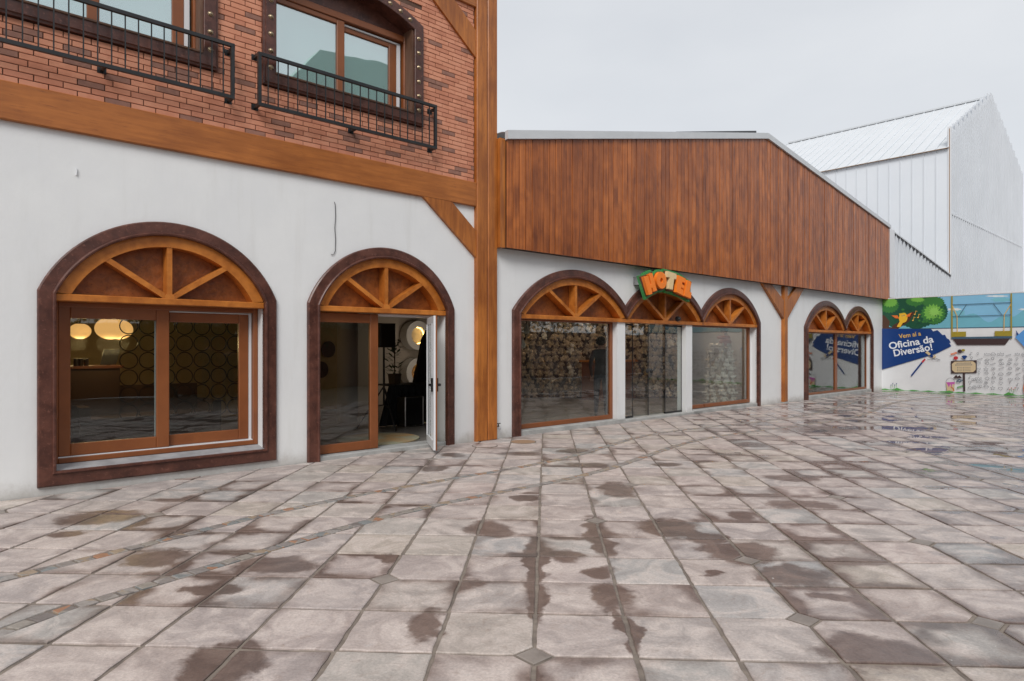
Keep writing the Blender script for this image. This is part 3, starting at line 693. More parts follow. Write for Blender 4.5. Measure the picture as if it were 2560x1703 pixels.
# balcony railings
def railing(u0, u1, z0, z1, nb, label):
    y = -.17; r = .021
    t = empty('balcony_railing', (u0, y, z0), label, 'railing', 'window railings on the brick wall')
    MB().box(u0, u1, y - r, y + r, z1 - 2 * r, z1).build('top_rail', 'black', t)
    MB().box(u0, u1, y - r, y + r, z0, z0 + 2 * r).build('bottom_rail', 'black', t)
    for uu in (u0, u1 - 2 * r): MB().box(uu, uu + 2 * r, y - r + .001, y + r - .001, z0 + 2 * r, z1 - 2 * r).build('end_post', 'black', t)
    me = MB().box(-.0065, .0065, -.0065, .0065, 0, z1 - z0 - 4 * r).mesh('baluster', 'black')
    for i in range(nb): inst('baluster', me, t, (u0 + (u1 - u0) * (i + 1) / (nb + 1), y, z0 + 2 * r))
    for uu, zb in ((u0 + r, z0 + .001), (u0 + r, z1 - 2 * r), ((u0 + u1) / 2, z0 + .001), (u1 - r, z0 + .001), (u1 - r, z1 - 2 * r - .04)):
        MB().box(uu - r + .002, uu + r - .002, y + r, -.005, zb, zb + 2 * r - .002).box(uu - .045, uu + .045, -.018, -.006, zb - .02, zb + .06).build('bracket', 'black', t)
    return t
c_ = -.17
ra0, ra1 = U(644.6, c_), U(1091, c_)
rz1 = (Z(646.4, 126.5, c_) + Z(1091, 267, c_)) / 2; rz0 = (Z(646.4, 262.5, c_) + Z(1089, 375, c_)) / 2
print('rail', ra0, ra1, rz0, rz1, Z(646.4, 126.5, c_), Z(1091, 267, c_), Z(646.4, 262.5, c_), Z(1089, 375, c_))
railing(ra0, ra1, rz0, rz1, 20, 'black metal window railing in front of the fully visible upper window, nearer the corner post')
rb1 = U(585.7, c_); railing(rb1 - (ra1 - ra0), rb1, rz0, rz1, 20, 'black metal window railing cut off by the left edge of the photo')

# ------------------------------------------------------------ arched ground-floor window (leftmost)
def curb(u0, u1, z1, parent, y0=-.03): return MB().bevbox(u0, u1, y0, .30, -.05, z1, .012).build('threshold', 'conc', parent)
aw = surround(b1, .255, True, bb, name='arched_window'); lunette(b1, 2.095, aw)
Y1 = .20
MB().add([(b1.uL, -.03, .255), (b1.uR, -.03, .255), (b1.uR, Y1 + .02, .30), (b1.uL, Y1 + .02, .30), (b1.uL, -.03, .2), (b1.uR, -.03, .2)], [(0, 1, 2, 3), (4, 5, 1, 0)]).build('window_sill', 'sill', aw)
u0, u1 = b1.uL + .0, U(643, Y1); zl, zh = .295, 2.10
frame_rect('window_frame', u0, u1, zl, zh, .05, .06, .06, .06, Y1 - .03, .36, 'upvc', aw)
MB().box(u1, b1.uR + .05, Y1, .26, .2, 2.2).build('reveal', 'plaster', aw)
g0, g1, st1, h0, h1, w0 = U(176, Y1), U(391, Y1), U(423, Y1), U(424, Y1), U(601, Y1), U(625, Y1)
frame_rect('sash', u0 + .05, st1, zl + .075, zh - .03, g0 - u0 - .05, st1 - g1, .135, .155, Y1 - .012, Y1 + .045, 'upvc', aw)
frame_rect('sash', st1 + .001, w0, zl + .075, zh - .08, max(.012, h0 - st1), w0 - h1, .135, .12, Y1 + .05, Y1 + .1, 'upvc', aw)
MB().box(w0 + .002, w0 + .03, Y1 + .03, Y1 + .1, zl + .062, zh - .062).box(st1, w0 + .03, Y1 + .03, Y1 + .1, zh - .078, zh - .066).box(u0 + .05, w0 + .03, Y1 - .014, Y1 + .1, zl + .061, zl + .073).build('white_track', 'white', aw)
pane('glass_pane', g0, g1, zl + .21, zh - .185, Y1 + .02, 'glass_dark', aw)
pane('glass_pane', h0, h1, zl + .21, zh - .2, Y1 + .07, 'glass_dark', aw)
MB().box(g1 - .014, g1 - .001, Y1 + .03, Y1 + .034, zl + .2, zh - .19).build('glazing_spacer', 'white', aw)
# ------------------------------------------------------------ arched doorway
aw = surround(b2, .0, False, bb, name='arched_doorway'); lunette(b2, 2.095, aw)
curb(b2.uL, b2.uR, .06, aw)
Y2 = .10
d1, dg = U(946, Y2), U(926.5, Y2)
frame_rect('fixed_leaf', b2.uL + .003, d1, .065, 2.085, .07, d1 - dg, .13, .14, Y2, Y2 + .06, 'upvc', aw)
pane('glass_pane', b2.uL + .07, dg, .19, 1.95, Y2 + .03, 'glass_door', aw)
MB().box(d1, b2.uR - .02, Y2 + .05, Y2 + .12, 2.055, 2.09).build('door_head', 'white', aw)
# open leaf (swings outward at the right)
hx, hy = U(1071, .12), .12; tipw = ground(1089, 1133, .03); tu, ty = W2F(*tipw)
ang = math.atan2(ty - hy, tu - hx); wl_ = math.hypot(ty - hy, tu - hx)
def leafbox(mb, a, b, y0, y1, z0, z1, mi=0):
    k = MB().box(a, b, y0, y1, z0, z1); ca_, sa_ = math.cos(ang), math.sin(ang)
    mb.add([(hx + x * ca_ - y * sa_, hy + x * sa_ + y * ca_, z) for x, y, z in k.v], k.f, mi)
mb = MB()
leafbox(mb, 0, .09, -.03, .0, .07, 2.05); leafbox(mb, wl_ - .09, wl_, -.03, 0, .07, 2.05); leafbox(mb, .09, wl_ - .09, -.03, 0, .07, .2); leafbox(mb, .09, wl_ - .09, -.03, 0, 1.94, 2.05)
leafbox(mb, 0.0, .09, .0, .022, .07, 2.05, 1); leafbox(mb, wl_ - .09, wl_, 0, .022, .07, 2.05, 1); leafbox(mb, .09, wl_ - .09, 0, .022, .07, .2, 1); leafbox(mb, .09, wl_ - .09, 0, .022, 1.94, 2.05, 1)
lf = mb.build('open_door_leaf', ['white', 'upvc'], aw); lf['label'] = 'open door leaf, white inside and brown outside'
mb = MB(); leafbox(mb, .09, wl_ - .09, -.014, -.008, .2, 1.94); mb.build('leaf_glass', 'glass_door', aw)
mb = MB(); leafbox(mb, .13, .15, -.045, -.03, .2, 1.94); leafbox(mb, wl_ - .15, wl_ - .13, -.045, -.03, .2, 1.94); mb.build('leaf_bead', 'white', aw)
mb = MB()
leafbox(mb, wl_ - .08, wl_ - .045, -.055, -.03, .93, 1.13); leafbox(mb, wl_ - .16, wl_ - .05, -.085, -.06, 1.01, 1.045); leafbox(mb, wl_ - .075, wl_ - .05, -.085, -.05, 1.01, 1.045)
leafbox(mb, wl_ - .08, wl_ - .045, .022, .045, .93, 1.13); leafbox(mb, wl_ - .16, wl_ - .05, .06, .085, 1.01, 1.045); leafbox(mb, wl_ - .075, wl_ - .05, .045, .085, 1.01, 1.045)
mb.build('door_handle', 'black', aw)
# interior shell of the brick building
rx0, rx1, rdp = -2.5, UP1 - .1, 6.5; rxb = 12.1
MB().box(rx0, rx1, .26, rdp + .4, -.05, .05).box(rx1, rxb, .26, rdp + .4, -.06, .048).build('room_floor', 'roomfloor', bb)
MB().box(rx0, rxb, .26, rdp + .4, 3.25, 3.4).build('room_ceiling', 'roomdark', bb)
MB().box(rx0, U(842, 6.5), rdp - .1, rdp, 0, 3.3).build('ochre_room_wall', 'warm', bb)
MB().box(rx0, rxb, rdp + .3, rdp + .4, 0, 3.3).build('room_wall', 'room', bb)
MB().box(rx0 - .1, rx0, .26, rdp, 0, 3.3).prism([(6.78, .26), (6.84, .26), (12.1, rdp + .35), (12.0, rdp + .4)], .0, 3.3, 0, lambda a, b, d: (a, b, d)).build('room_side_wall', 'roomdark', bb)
pu, pv = at(869, 900, 3.6)
MB().tube([(pu, 3.6, .05), (pu, 3.6, 3.25)], .21, 20).build('round_pillar', 'room', bb, smooth=True)
for px_, py_ in ((821.6, 873.5), (804, 924.5)):
    a_, b_ = at(px_, py_, 6.36); mb = MB(); mb.prism([(a_ + .18 * math.cos(q), b_ + .2 * math.sin(q)) for q in [k * math.pi / 12 for k in range(24)]], 6.36, 6.40); mb.build('round_opening', 'black', bb)

# ------------------------------------------------------------ hotel building
UH0, UH1 = UP1 + .0, UM
hb = empty('hotel_building', (UH0, 0, 0), 'long low white building with reddish wood plank gable beneath a white metal edge', 'building')
v1, v2 = U(1562), U(1752)
t1 = Bay(U(1279.5) + WD, v1, True, False); t2 = Bay(v1, v2, False, False); t3 = Bay(v2, U(1903, -.05) - WD, False, True)
v3 = U(2111); e0, e1_ = U(2009.5) + WD, U(2185, -.05) - WD
s1 = Bay(e0, v3, True, False, 2.13, 2.86); s2 = Bay(v3, e1_, False, True, 2.13, 2.80)
print('bays', [(round(b.uL, 2), round(b.uR, 2)) for b in (b1, b2, t1, t2, t3, s1, s2)])
ZW = (Z(1243.6, 615.8, -.2) + Z(2224.3, 749.4, -.2)) / 2
print('ZW', ZW, Z(1243.6, 615.8, -.2), Z(2224.3, 749.4, -.2), 'post', UP0, UP1, 'UM', UM)
mb = MB(); wall_with_bays(mb, UH0 - .02, UH1, ZW + .1, [(t1, .0), (t2, 0), (t3, 0), (s1, 0), (s2, 0)], 0, .28)
mb.build('plaster_wall', 'plaster', hb)
cw = -.2
tA = (UP1 + .12, Z(1260, 347, cw)); tB = (U(1917, cw), Z(1917, 347.5, cw)); tC = (U(2224.5, cw), Z(2224.5, 572, cw))
print('rake', tA, tB, tC)
def ztop(u):
    return tA[1] + (tB[1] - tA[1]) * (u - tA[0]) / (tB[0] - tA[0]) if u < tB[0] else tB[1] + (tC[1] - tB[1]) * (u - tB[0]) / (tC[0] - tB[0])
# backing and planks
mb = MB(); mb.prism([(tA[0], ZW + .012), (tC[0] - .01, ZW + .012), (tC[0] - .01, tC[1] - .01), (tB[0], tB[1] - .01), (tA[0], tA[1] - .01)], cw + .022, .02)
cl = mb.build('cladding', 'plank_gap', hb)
u = tA[0]; i = 0
while u < tC[0] - .01:
    wdt = .152 + R.uniform(-.004, .004); ub = min(u + wdt, tC[0]); g_ = .0055; dy = R.uniform(-.005, .005)
    z0_ = ZW + R.uniform(0, .004); za, zb_ = ztop(u), ztop(ub); y0_, y1_ = cw + dy, cw + .022; b_ = .004
    V = [(u + g_, y1_, z0_), (ub - g_, y1_, z0_), (ub - g_, y1_, zb_), (u + g_, y1_, za), (u + g_, y0_ + b_, z0_), (ub - g_, y0_ + b_, z0_), (ub - g_, y0_ + b_, zb_), (u + g_, y0_ + b_, za),
         (u + g_ + b_, y0_, z0_), (ub - g_ - b_, y0_, z0_), (ub - g_ - b_, y0_, zb_), (u + g_ + b_, y0_, za)]
    mb = MB(); mb.add(V, [(0, 1, 5, 4), (1, 2, 6, 5), (2, 3, 7, 6), (3, 0, 4, 7), (4, 5, 9, 8), (5, 6, 10, 9), (6, 7, 11, 10), (7, 4, 8, 11), (8, 9, 10, 11)])
    mb.build('plank', 'plank', cl); u = ub
MB().box(tA[0] - .12, tA[0] - .002, -.16, .1, ZW, tA[1] + .02).build('side_board', 'post', hb)
# flashing, roof
fl = .15; mb = MB()
for (a, b) in ((tA, tB), (tB, tC)):
    s0 = (a[0] - (.02 if a is tA else 0), a[1]); e_ = b
    mb.prism([(s0[0], s0[1]), (e_[0], e_[1]), (e_[0], e_[1] + fl * (1 if b is tB else .8)), (s0[0], s0[1] + fl)], cw - .05, cw + .03)
mb.build('roof_flashing', 'flash', hb)
mb = MB(); y_b = 9.0
RF = [(tA[0] - .1, tA[1] + fl - .01), (tB[0], tB[1] + fl - .01), (tC[0], tC[1] + fl * .8 - .01)]
for a, b in ((RF[0], RF[1]), (RF[1], RF[2])):
    mb.add([(a[0], cw + .03, a[1] - .02), (b[0], cw + .03, b[1] - .02), (b[0], y_b, b[1] - .02), (a[0], y_b, a[1] - .02)], [(0, 1, 2, 3)])
mb.build('roof', 'roofm', hb)
ha, hb_, hc = U(1655, .6), U(1893, .6), .6
mb = MB(); mb.prism([(ha, ztop(ha) + .12), (hb_, ztop(hb_) + .12), (hb_ - .05, Z(1893, 328, .6)), (ha + .6, Z(1672, 322, .6))], hc, hc + 1.2); mb.build('roof_hatch', 'darktrim', hb)
# windows: triple arch
hw_ = []
for nm, by in (('arched_shop_window', t1), ('arched_entrance', t2), ('arched_shop_window', t3), ('twin_arch_window', s1), ('twin_arch_window', s2)):
    a = surround(by, 0.0, False, hb, name=nm); lunette(by, 2.10 if by in (t1, t2, t3) else 2.03, a); hw_.append(a)
Y3 = .14
# shop window 1
p0, p1 = U(1537, Y3 - .05), U(1549, Y3 - .05)
def shop(aw, uL, uR, zb, zt, mat='upvc', wl=.03, wr=.09, glassmat='glass_shop'):
    frame_rect('window_frame', uL, uR, zb, zt, wl, wr, .09, .03, Y3, Y3 + .07, mat, aw)
    pane('glass_pane', uL + wl, uR - wr, zb + .09, zt - .03, Y3 + .03, glassmat, aw)
CB = .085
shop(hw_[0], t1.uL, p0, CB, 2.10)
mb = MB(); mb.box(p0 + .001, U(1563, .02), .02, .26, 0, 2.1); mb.build('white_pillar', 'plaster', hb)
curb(t1.uL, t1.uR, CB, hw_[0])
# entrance: frameless glass
q0, q1, q2, q3, q4 = U(1563, .02), U(1582, Y3), U(1621, Y3), U(1663, Y3), U(1704, Y3)
curb(t2.uL, t2.uR + .05, .06, hw_[1])
for a, b in ((q0, q1), (q1, q2), (q2, q3), (q3, q4)):
    pane('glass_leaf', a + .006, b - .006, .075, 2.085, Y3 + (.03 if a in (q1, q2) else .0), 'glass_shop', hw_[1])
for q_ in (q1, q2, q3, q4): MB().box(q_ - .006, q_ + .004, Y3 - .002, Y3 + .016, .07, 2.085).build('door_edge', 'black', hw_[1])
MB().box(q0, q1, Y3 - .01, Y3 + .04, .062, .10).box(q3, q4, Y3 - .01, Y3 + .04, .062, .10).box(q0, q1, Y3 - .01, Y3 + .04, 2.05, 2.088).box(q3, q4, Y3 - .01, Y3 + .04, 2.05, 2.088).build('door_rail', 'black', hw_[1])
mb = MB()
for q_ in (q2 - .07, q2 + .07): mb.ball((q_, Y3 - .03, 1.05), (.05, .035, .05), 12, 8)
mb.build('door_knob', 'black', hw_[1])
s0_ = U(1728.6, Y3 - .1)
MB().box(q4 + .004, s0_, .02, .26, 0, 2.1).build('white_pillar', 'plaster', hb)
r9 = U(1875, Y3)
shop(hw_[2], s0_ + .002, r9, CB + .01, 2.10)
MB().box(r9, t3.uR + .03, Y3 + .02, .26, 0, 2.1).build('white_pillar', 'plaster', hb)
curb(s0_, t3.uR, CB, hw_[2])
# twin window
f1, f2, f3 = U(2087.8, Y3), U(2093, Y3), U(2169, Y3)
frame_rect('window_frame', s1.uL, f2, .10, 2.03, .05, f2 - f1, .07, .03, Y3, Y3 + .07, 'upvc', hw_[3])
pane('glass_pane', s1.uL + .05, f1, .17, 2.0, Y3 + .03, 'glass_dark', hw_[3])
frame_rect('window_frame', f2 + .001, f3, .10, 2.03, .012, .12, .07, .03, Y3, Y3 + .07, 'upvc', hw_[4])
pane('glass_pane', f2 + .013, f3 - .12, .17, 2.0, Y3 + .03, 'glass_dark', hw_[4])
MB().box(f3, s2.uR + .03, Y3 + .02, .26, 0, 2.03).build('white_pillar', 'plaster', hb)
curb(s1.uL, s2.uR, .10, hw_[3])
# forked timber post
c_ = -.10; pa, pz = U(1953, -.0), U(1970, c_)
pw = pz - pa; fu = (pa + pz) / 2
tp = MB().bevbox(pa, pz, c_, .01, .03, ZW, .012).build('forked_timber_post', 'post', hb)
MB().bevbox(pa - .03, pz + .03, c_ - .03, .02, -.02, .03, .01).build('post_foot', 'conc', tp)
mb = MB(); bl, br = U(1905, -.06), U(1931, -.06); zl_ = Z(1955, 782, -.06)
mb.prism([(bl, ZW), (bl + .52, ZW), (pa + .02, zl_ + .33), (pa + .02, zl_ - .18)], -.085, .01); mb.build('brace', 'post', tp)
mb = MB(); br2 = U(2010, -.085)
mb.prism([(br2, ZW), (br2 - .52, ZW), (pz - .02, zl_ + .33), (pz - .02, zl_ - .18)], -.085, .01); mb.build('brace', 'post', tp)
# interior of the hotel
MB().prism([(6.9, .29), (UM + 4, .29), (UM + 4, 12), (16, 12), (11.6, rdp + .0)], -.05, .06, 0, lambda a, b, d: (a, b, d)).build('room_floor', 'roomfloor', hb)
MB().prism([(6.9, .29), (UM + 4, .29), (UM + 4, 12), (16, 12), (11.6, rdp + .0)], 3.0, 3.1, 0, lambda a, b, d: (a, b, d)).build('room_ceiling', 'room', hb)
MB().box(11.1, UM + 4, 8.5, 8.6, 0, 3.1).box(17.2, 17.3, .29, 9, .06, 3.0).build('room_wall', 'room', hb)
MB().box(17.35, UM - .1, 3.2, 3.3, .06, 3.0).build('pale_room_wall', 'room', hb)
MB().box(UM - .15, UM - .03, .28, 12, .0, ZW + .1).build('end_wall', 'plaster', hb)

# ------------------------------------------------------------ hotel sign
sg = empty('hotel_sign', (at(1620, 700, -.3)[0], -.3, 2.6), 'cartoonish sign with orange and cream letters reading HOTEL on green backing', 'sign')
for n_, c_ in (('sign_green', (.055, .30, .085)), ('sign_brown', (.16, .05, .022)), ('sign_orange', (1.0, .25, .025)), ('sign_cream', (.80, .60, .33))): M[n_] = plain(n_, c_, tuple(v * .9 for v in c_), 4, .38)
def sp(pts, c_): return [at(1560 + x / 9.8, 640 + y / 9.8, c_) for x, y in pts]
def ell(cx, cy, rx, ry, rot=0, n=28): return [(cx + rx * math.cos(a) * math.cos(rot) - ry * math.sin(a) * math.sin(rot), cy + rx * math.cos(a) * math.sin(rot) + ry * math.sin(a) * math.cos(rot)) for a in [2 * math.pi * i / n for i in range(n)]]
YF = -.40
LET = {'H': [(485, 515), (593, 487), (652, 700), (668, 690), (612, 450), (695, 420), (812, 842), (728, 880), (700, 775), (672, 785), (697, 925), (612, 955)],
       'T': [(1075, 370), (1290, 440), (1285, 575), (1230, 560), (1195, 825), (1090, 800), (1130, 530), (1060, 515)],
       'E': [(1335, 470), (1515, 555), (1500, 668), (1432, 635), (1424, 690), (1482, 722), (1465, 812), (1405, 768), (1397, 800), (1458, 832), (1445, 965), (1278, 880)],
       'L': [(1552, 590), (1620, 612), (1652, 655), (1610, 870), (1657, 905), (1640, 1045), (1478, 975)]}
def grow(pts, k):
    cx = sum(p[0] for p in pts) / len(pts); cy = sum(p[1] for p in pts) / len(pts)
    x0, x1 = min(p[0] for p in pts), max(p[0] for p in pts); y0, y1 = min(p[1] for p in pts), max(p[1] for p in pts)
    return [(p[0] + (p[0] - (x0 + x1) / 2) / (x1 - x0) * 2 * k, p[1] + (p[1] - (y0 + y1) / 2) / (y1 - y0) * 2 * k) for p in pts]
def ring_prism(mb, A, B, y0, y1):
    n = len(A)
    for i in range(n): mb.prism([A[i], A[(i + 1) % n], B[(i + 1) % n], B[i]], y0, y1)
for ch, pts in LET.items():
    mb = MB(); mb.prism(sp(pts, YF), YF, YF + .07); mb.build('letter', 'sign_cream' if ch == 'T' else 'sign_orange', sg)
mb = MB(); ring_prism(mb, sp(ell(922, 595, 122, 208, -.12), YF), sp(ell(925, 600, 34, 62, -.12), YF), YF, YF + .07); mb.build('letter', 'sign_orange', sg)
YB = YF + .07
mb = MB()
for k_, pts in enumerate((
    [(420, 500), (600, 440), (690, 385), (835, 850), (740, 905), (590, 985)],
    ell(905, 605, 150, 232, -.12), [(1020, 350), (1310, 430), (1310, 600), (1235, 600), (1215, 860), (1070, 850), (1080, 560), (1025, 540)],
    [(1300, 440), (1535, 545), (1515, 830), (1460, 1000), (1240, 900)], [(1530, 580), (1670, 630), (1625, 860), (1670, 900), (1630, 1065), (1450, 985)])):
    q_ = [(x - 8, y + 8) for x, y in pts]; mb.prism(sp(q_, YB), YB + .001 * k_, YB + .05)
mb.build('brown_letter_board', 'sign_brown', sg)  # brown middle layer between letters and green backing
YG = YB + .05; mb = MB()
for k_, pts in enumerate(([(375, 490), (485, 455), (485, 425), (655, 340), (695, 400), (840, 880), (660, 985), (540, 1070)], ell(885, 610, 165, 285, -.06),
    [(985, 310), (1290, 395), (1420, 465), (1530, 545), (1655, 625), (1610, 1130), (1420, 1020), (1200, 945), (1010, 890)])):
    mb.prism(sp([(x - 6, y + 2) for x, y in pts], YG), YG + .002 * k_, YG + .07)
mb.build('green_backing', 'sign_green', sg)
for bx_, by_ in ((365, 610), (900, 480), (1500, 800)):
    u_, z_ = sp([(bx_, by_)], -.1)[0]; MB().box(u_ - .06, u_ + .06, YG + .075, .0 if z_ < ZW else cw, z_ - .09, z_ + .09).build('sign_bracket', 'steel', sg)

# ------------------------------------------------------------ white metal building
UC_, UA_ = U(2381), U(2480); UE_ = UA_ + (UA_ - UC_) + .4
mt = empty('metal_building', (UC_, .05, 0), 'tall white metal clad building with a stepped corrugated gable behind the hotel', 'building')
YP = .06
def corrugated(u0, u1, z0, zf, pitch, parent, name, y=YP, dep=.17):
    """trapezoidal rib sheet"""
    mb = MB(); pts = []; n = max(1, round((u1 - u0) / pitch)); pw_ = (u1 - u0) / n
    for i in range(n):
        a = u0 + i * pw_; pts += [(a, y), (a + pw_ * .48, y), (a + pw_ * .53, y + dep), (a + pw_ * .95, y + dep)]
    pts.append((u1, y))
    for (a, ya), (b, yb) in zip(pts[:-1], pts[1:]):
        mb.add([(a, ya, z0), (b, yb, z0), (b, yb, zf(b)), (a, ya, zf(a)), (a, ya + .02, z0), (b, yb + .02, z0), (b, yb + .02, zf(b)), (a, ya + .02, zf(a))],
               [(0, 1, 2, 3), (7, 6, 5, 4), (3, 2, 6, 7), (0, 3, 7, 4), (1, 5, 6, 2)])
    return mb.build(name, 'corr', parent)
uL0 = U(2231, YP); zD0, zD1 = Z(2228, 577, YP), Z(2383, 690, YP)
low = lambda u: zD0 + (zD1 - zD0) * (u - uL0) / (UC_ - uL0)
npn = 6
for i in range(npn):
    a, b = uL0 + (UC_ - uL0) * i / npn, uL0 + (UC_ - uL0) * (i + 1) / npn
    corrugated(a, b, 0, low, .45, mt, 'corrugated_sheet')
MB().box(UM - .02, uL0, -.02, .1, ZW + .12, low(uL0) + .02).build('corner_trim', 'white', mt)
mb = MB()
for i in range(17):
    a = uL0 + (UC_ - uL0) * (i + .08) / 17; b = a + .30; mb.prism([(a, low(a) - .02), (b, low(b) - .02), (b, low(b) - .10), (a, low(a) - .10)], YP - .012, YP + .0)
mb.build('rib_closure', 'darktrim', mt)
mb = MB(); mb.prism([(uL0 - .05, low(uL0) + .03), (UC_, low(UC_) + .03), (UC_, low(UC_) - .018), (uL0 - .05, low(uL0) - .018)], YP - .03, .4); mb.build('eave_flashing', 'flash', mt)
zE = Z(2381, 315); zA = Z(2480, 224)
def gable(u):
    return zE + (zA - zE) * (u - UC_) / (UA_ - UC_) if u <= UA_ else zA - (zA - Z(2560, 434)) * (u - UA_) / (U(2560) - UA_)
ng = 10; stp = (UA_ - UC_) / ng; u = UC_
while u < UE_ - .2:
    zc_ = gable(u) if u < UA_ - .01 else gable(u + stp * .5)
    st = empty('gable_sheet', None, parent=mt)
    corrugated(u, u + stp, 7.70, lambda x, z=zc_: z, stp / 2, st, 'upper_sheet'); corrugated(u, u + stp, 0, lambda x: 7.66, stp / 2, st, 'lower_sheet')
    u += stp
MB().box(UC_, UE_, YP - .004, YP + .09, 7.645, 7.71).build('joint_strip', 'corr', mt)
MB().box(UC_ - .03, UC_ + .03, YP - .015, YP + .12, low(UC_), zE).build('corner_trim', 'white', mt)
MB().box(UC_ - .038, UC_ - .031, YP + .03, YP + .06, low(UC_), zE - .1).build('corner_gap_strip', 'rust', mt)  # thin rust-coloured strip along the corner
# side wall with standing seams and roof
zEa = Z(2381, 369); zRd = zEa + (Z(2433, 271, 1.0) + .15 - zEa) * 1.0
npl = 22; pl = .62
def sdist(px):    # distance back along the side wall
    dx = (px - 1280) / FPX; du, dv = dx * C + S, -dx * S + C
    t = (UC_ - CU) / du; return CY + t * dv
print('seam', [round(sdist(x), 2) for x in (2350.7, 2321, 2292, 2059)], 'zE', zE, zA, zEa, zRd)
pl = sdist(2059) / 11.6
sw = empty('seam_wall', None, parent=mt)
for i in range(npl):
    y0_, y1_ = YP + .1 + i * pl, YP + .1 + (i + 1) * pl
    mb = MB(); k = lambda x: x
    mb.add([(UC_, y0_ + .012, 2), (UC_, y1_ - .012, 2), (UC_, y1_ - .012, zEa), (UC_, y0_ + .012, zEa), (UC_ + .03, y0_, 2), (UC_ + .03, y1_, 2), (UC_ + .03, y1_, zEa), (UC_ + .03, y0_, zEa)],
           [(0, 3, 2, 1), (4, 5, 6, 7), (0, 4, 7, 3), (1, 2, 6, 5), (3, 7, 6, 2)])
    mb.build('wall_panel', 'mpanel', sw)
    MB().box(UC_ - .025, UC_ + .02, y1_ - .022, y1_ + .022, 2, zEa + .01).build('standing_seam', 'corr', sw)
ridge_u = UA_
rf = MB(); rf.add([(UC_ - .12, YP + .05, zEa + .0), (UC_ - .12, YP + npl * pl, zEa), (ridge_u, YP + npl * pl, zRd), (ridge_u, YP + .05, zRd), (UE_, YP + npl * pl, zEa), (UE_, YP + .05, zEa)], [(0, 3, 2, 1), (3, 5, 4, 2)])
rfo = rf.build('metal_roof', 'roofm', mt)
MB().box(UC_ - .14, UC_ - .11, YP + .05, YP + npl * pl, zEa - .015, zEa + .012).build('eave_trim', 'rust', rfo)
nv = Vector((-(zRd - zEa), 0, ridge_u - UC_)).normalized()
for i in range(npl + 1):
    y_ = YP + .1 + i * pl; mb = MB(); a = Vector((UC_ - .14, y_, zEa)); b = Vector((ridge_u, y_, zRd))
    V = [a + Vector((0, -.02, 0)), a + Vector((0, .02, 0)), b + Vector((0, .02, 0)), b + Vector((0, -.02, 0))]; V += [v + nv * .035 for v in V]
    mb.add(V, [(0, 1, 2, 3), (4, 7, 6, 5), (0, 4, 5, 1), (2, 6, 7, 3), (0, 3, 7, 4), (1, 5, 6, 2)]); mb.build('roof_seam', 'corr', rfo)
MB().box(ridge_u - .15, ridge_u + .15, YP + .1, YP + npl * pl, zRd - .02, zRd + .07).build('ridge_cap', 'flash', rfo)
MB().box(UC_ + .1, UE_ - .1, YP + npl * pl, YP + npl * pl + .1, 0, zEa).box(UE_ - .1, UE_, YP + .1, YP + npl * pl, 0, zEa).build('back_wall', 'mpanel', mt)
# ------------------------------------------------------------ mural hoarding across the end of the square
ms = [at_m(2205, 749), at_m(2560, 731)]; ZM = (ms[0][1] + ms[1][1]) / 2
print('mural top', ms)
for n_, c_ in (('p_white', (.78, .79, .80)), ('p_sky', (.24, .53, .75)), ('p_hill', (.17, .47, .58)), ('p_cloud', (.72, .80, .83)), ('p_cloud2', (.20, .52, .62)), ('p_navy', (.006, .045, .20)), ('p_dgreen', (.012, .085, .045)),
               ('p_mgreen', (.045, .20, .045)), ('p_lgreen', (.19, .48, .08)), ('p_leaf2', (.28, .60, .12)), ('p_trunk', (.085, .035, .02)), ('p_yellow', (.85, .50, .04)), ('p_text', (.82, .85, .90)), ('p_gold', (.80, .48, .10)), ('p_olive', (.36, .28, .03)),
               ('p_steel', (.06, .12, .18)), ('p_brown', (.055, .030, .030)), ('p_cream', (.66, .52, .32)), ('p_ink', (.16, .17, .19)), ('p_pink', (.55, .12, .42)), ('p_red', (.55, .03, .04)), ('p_grass', (.10, .36, .08)), ('p_blue', (.10, .33, .72)), ('p_orange', (.80, .18, .03))):
    M[n_] = flat(n_, c_, .32)
mh = empty('mural_hoarding', (UM, 0, 0), 'printed hoarding with tree, sky, platform swing, navy banner and small doodles, at the far end', 'mural')
SEND = 10.0
fm = lambda s_, z_, d_: (UM - d_, -s_, z_)
MB().box(UM, UM + .05, -SEND, -.0, .0, ZM).build('panel', 'p_white', mh)
def mp(x, y): return at_m(2180 + x / 5.6, 720 + y / 5.6)
LAY = [0.0]
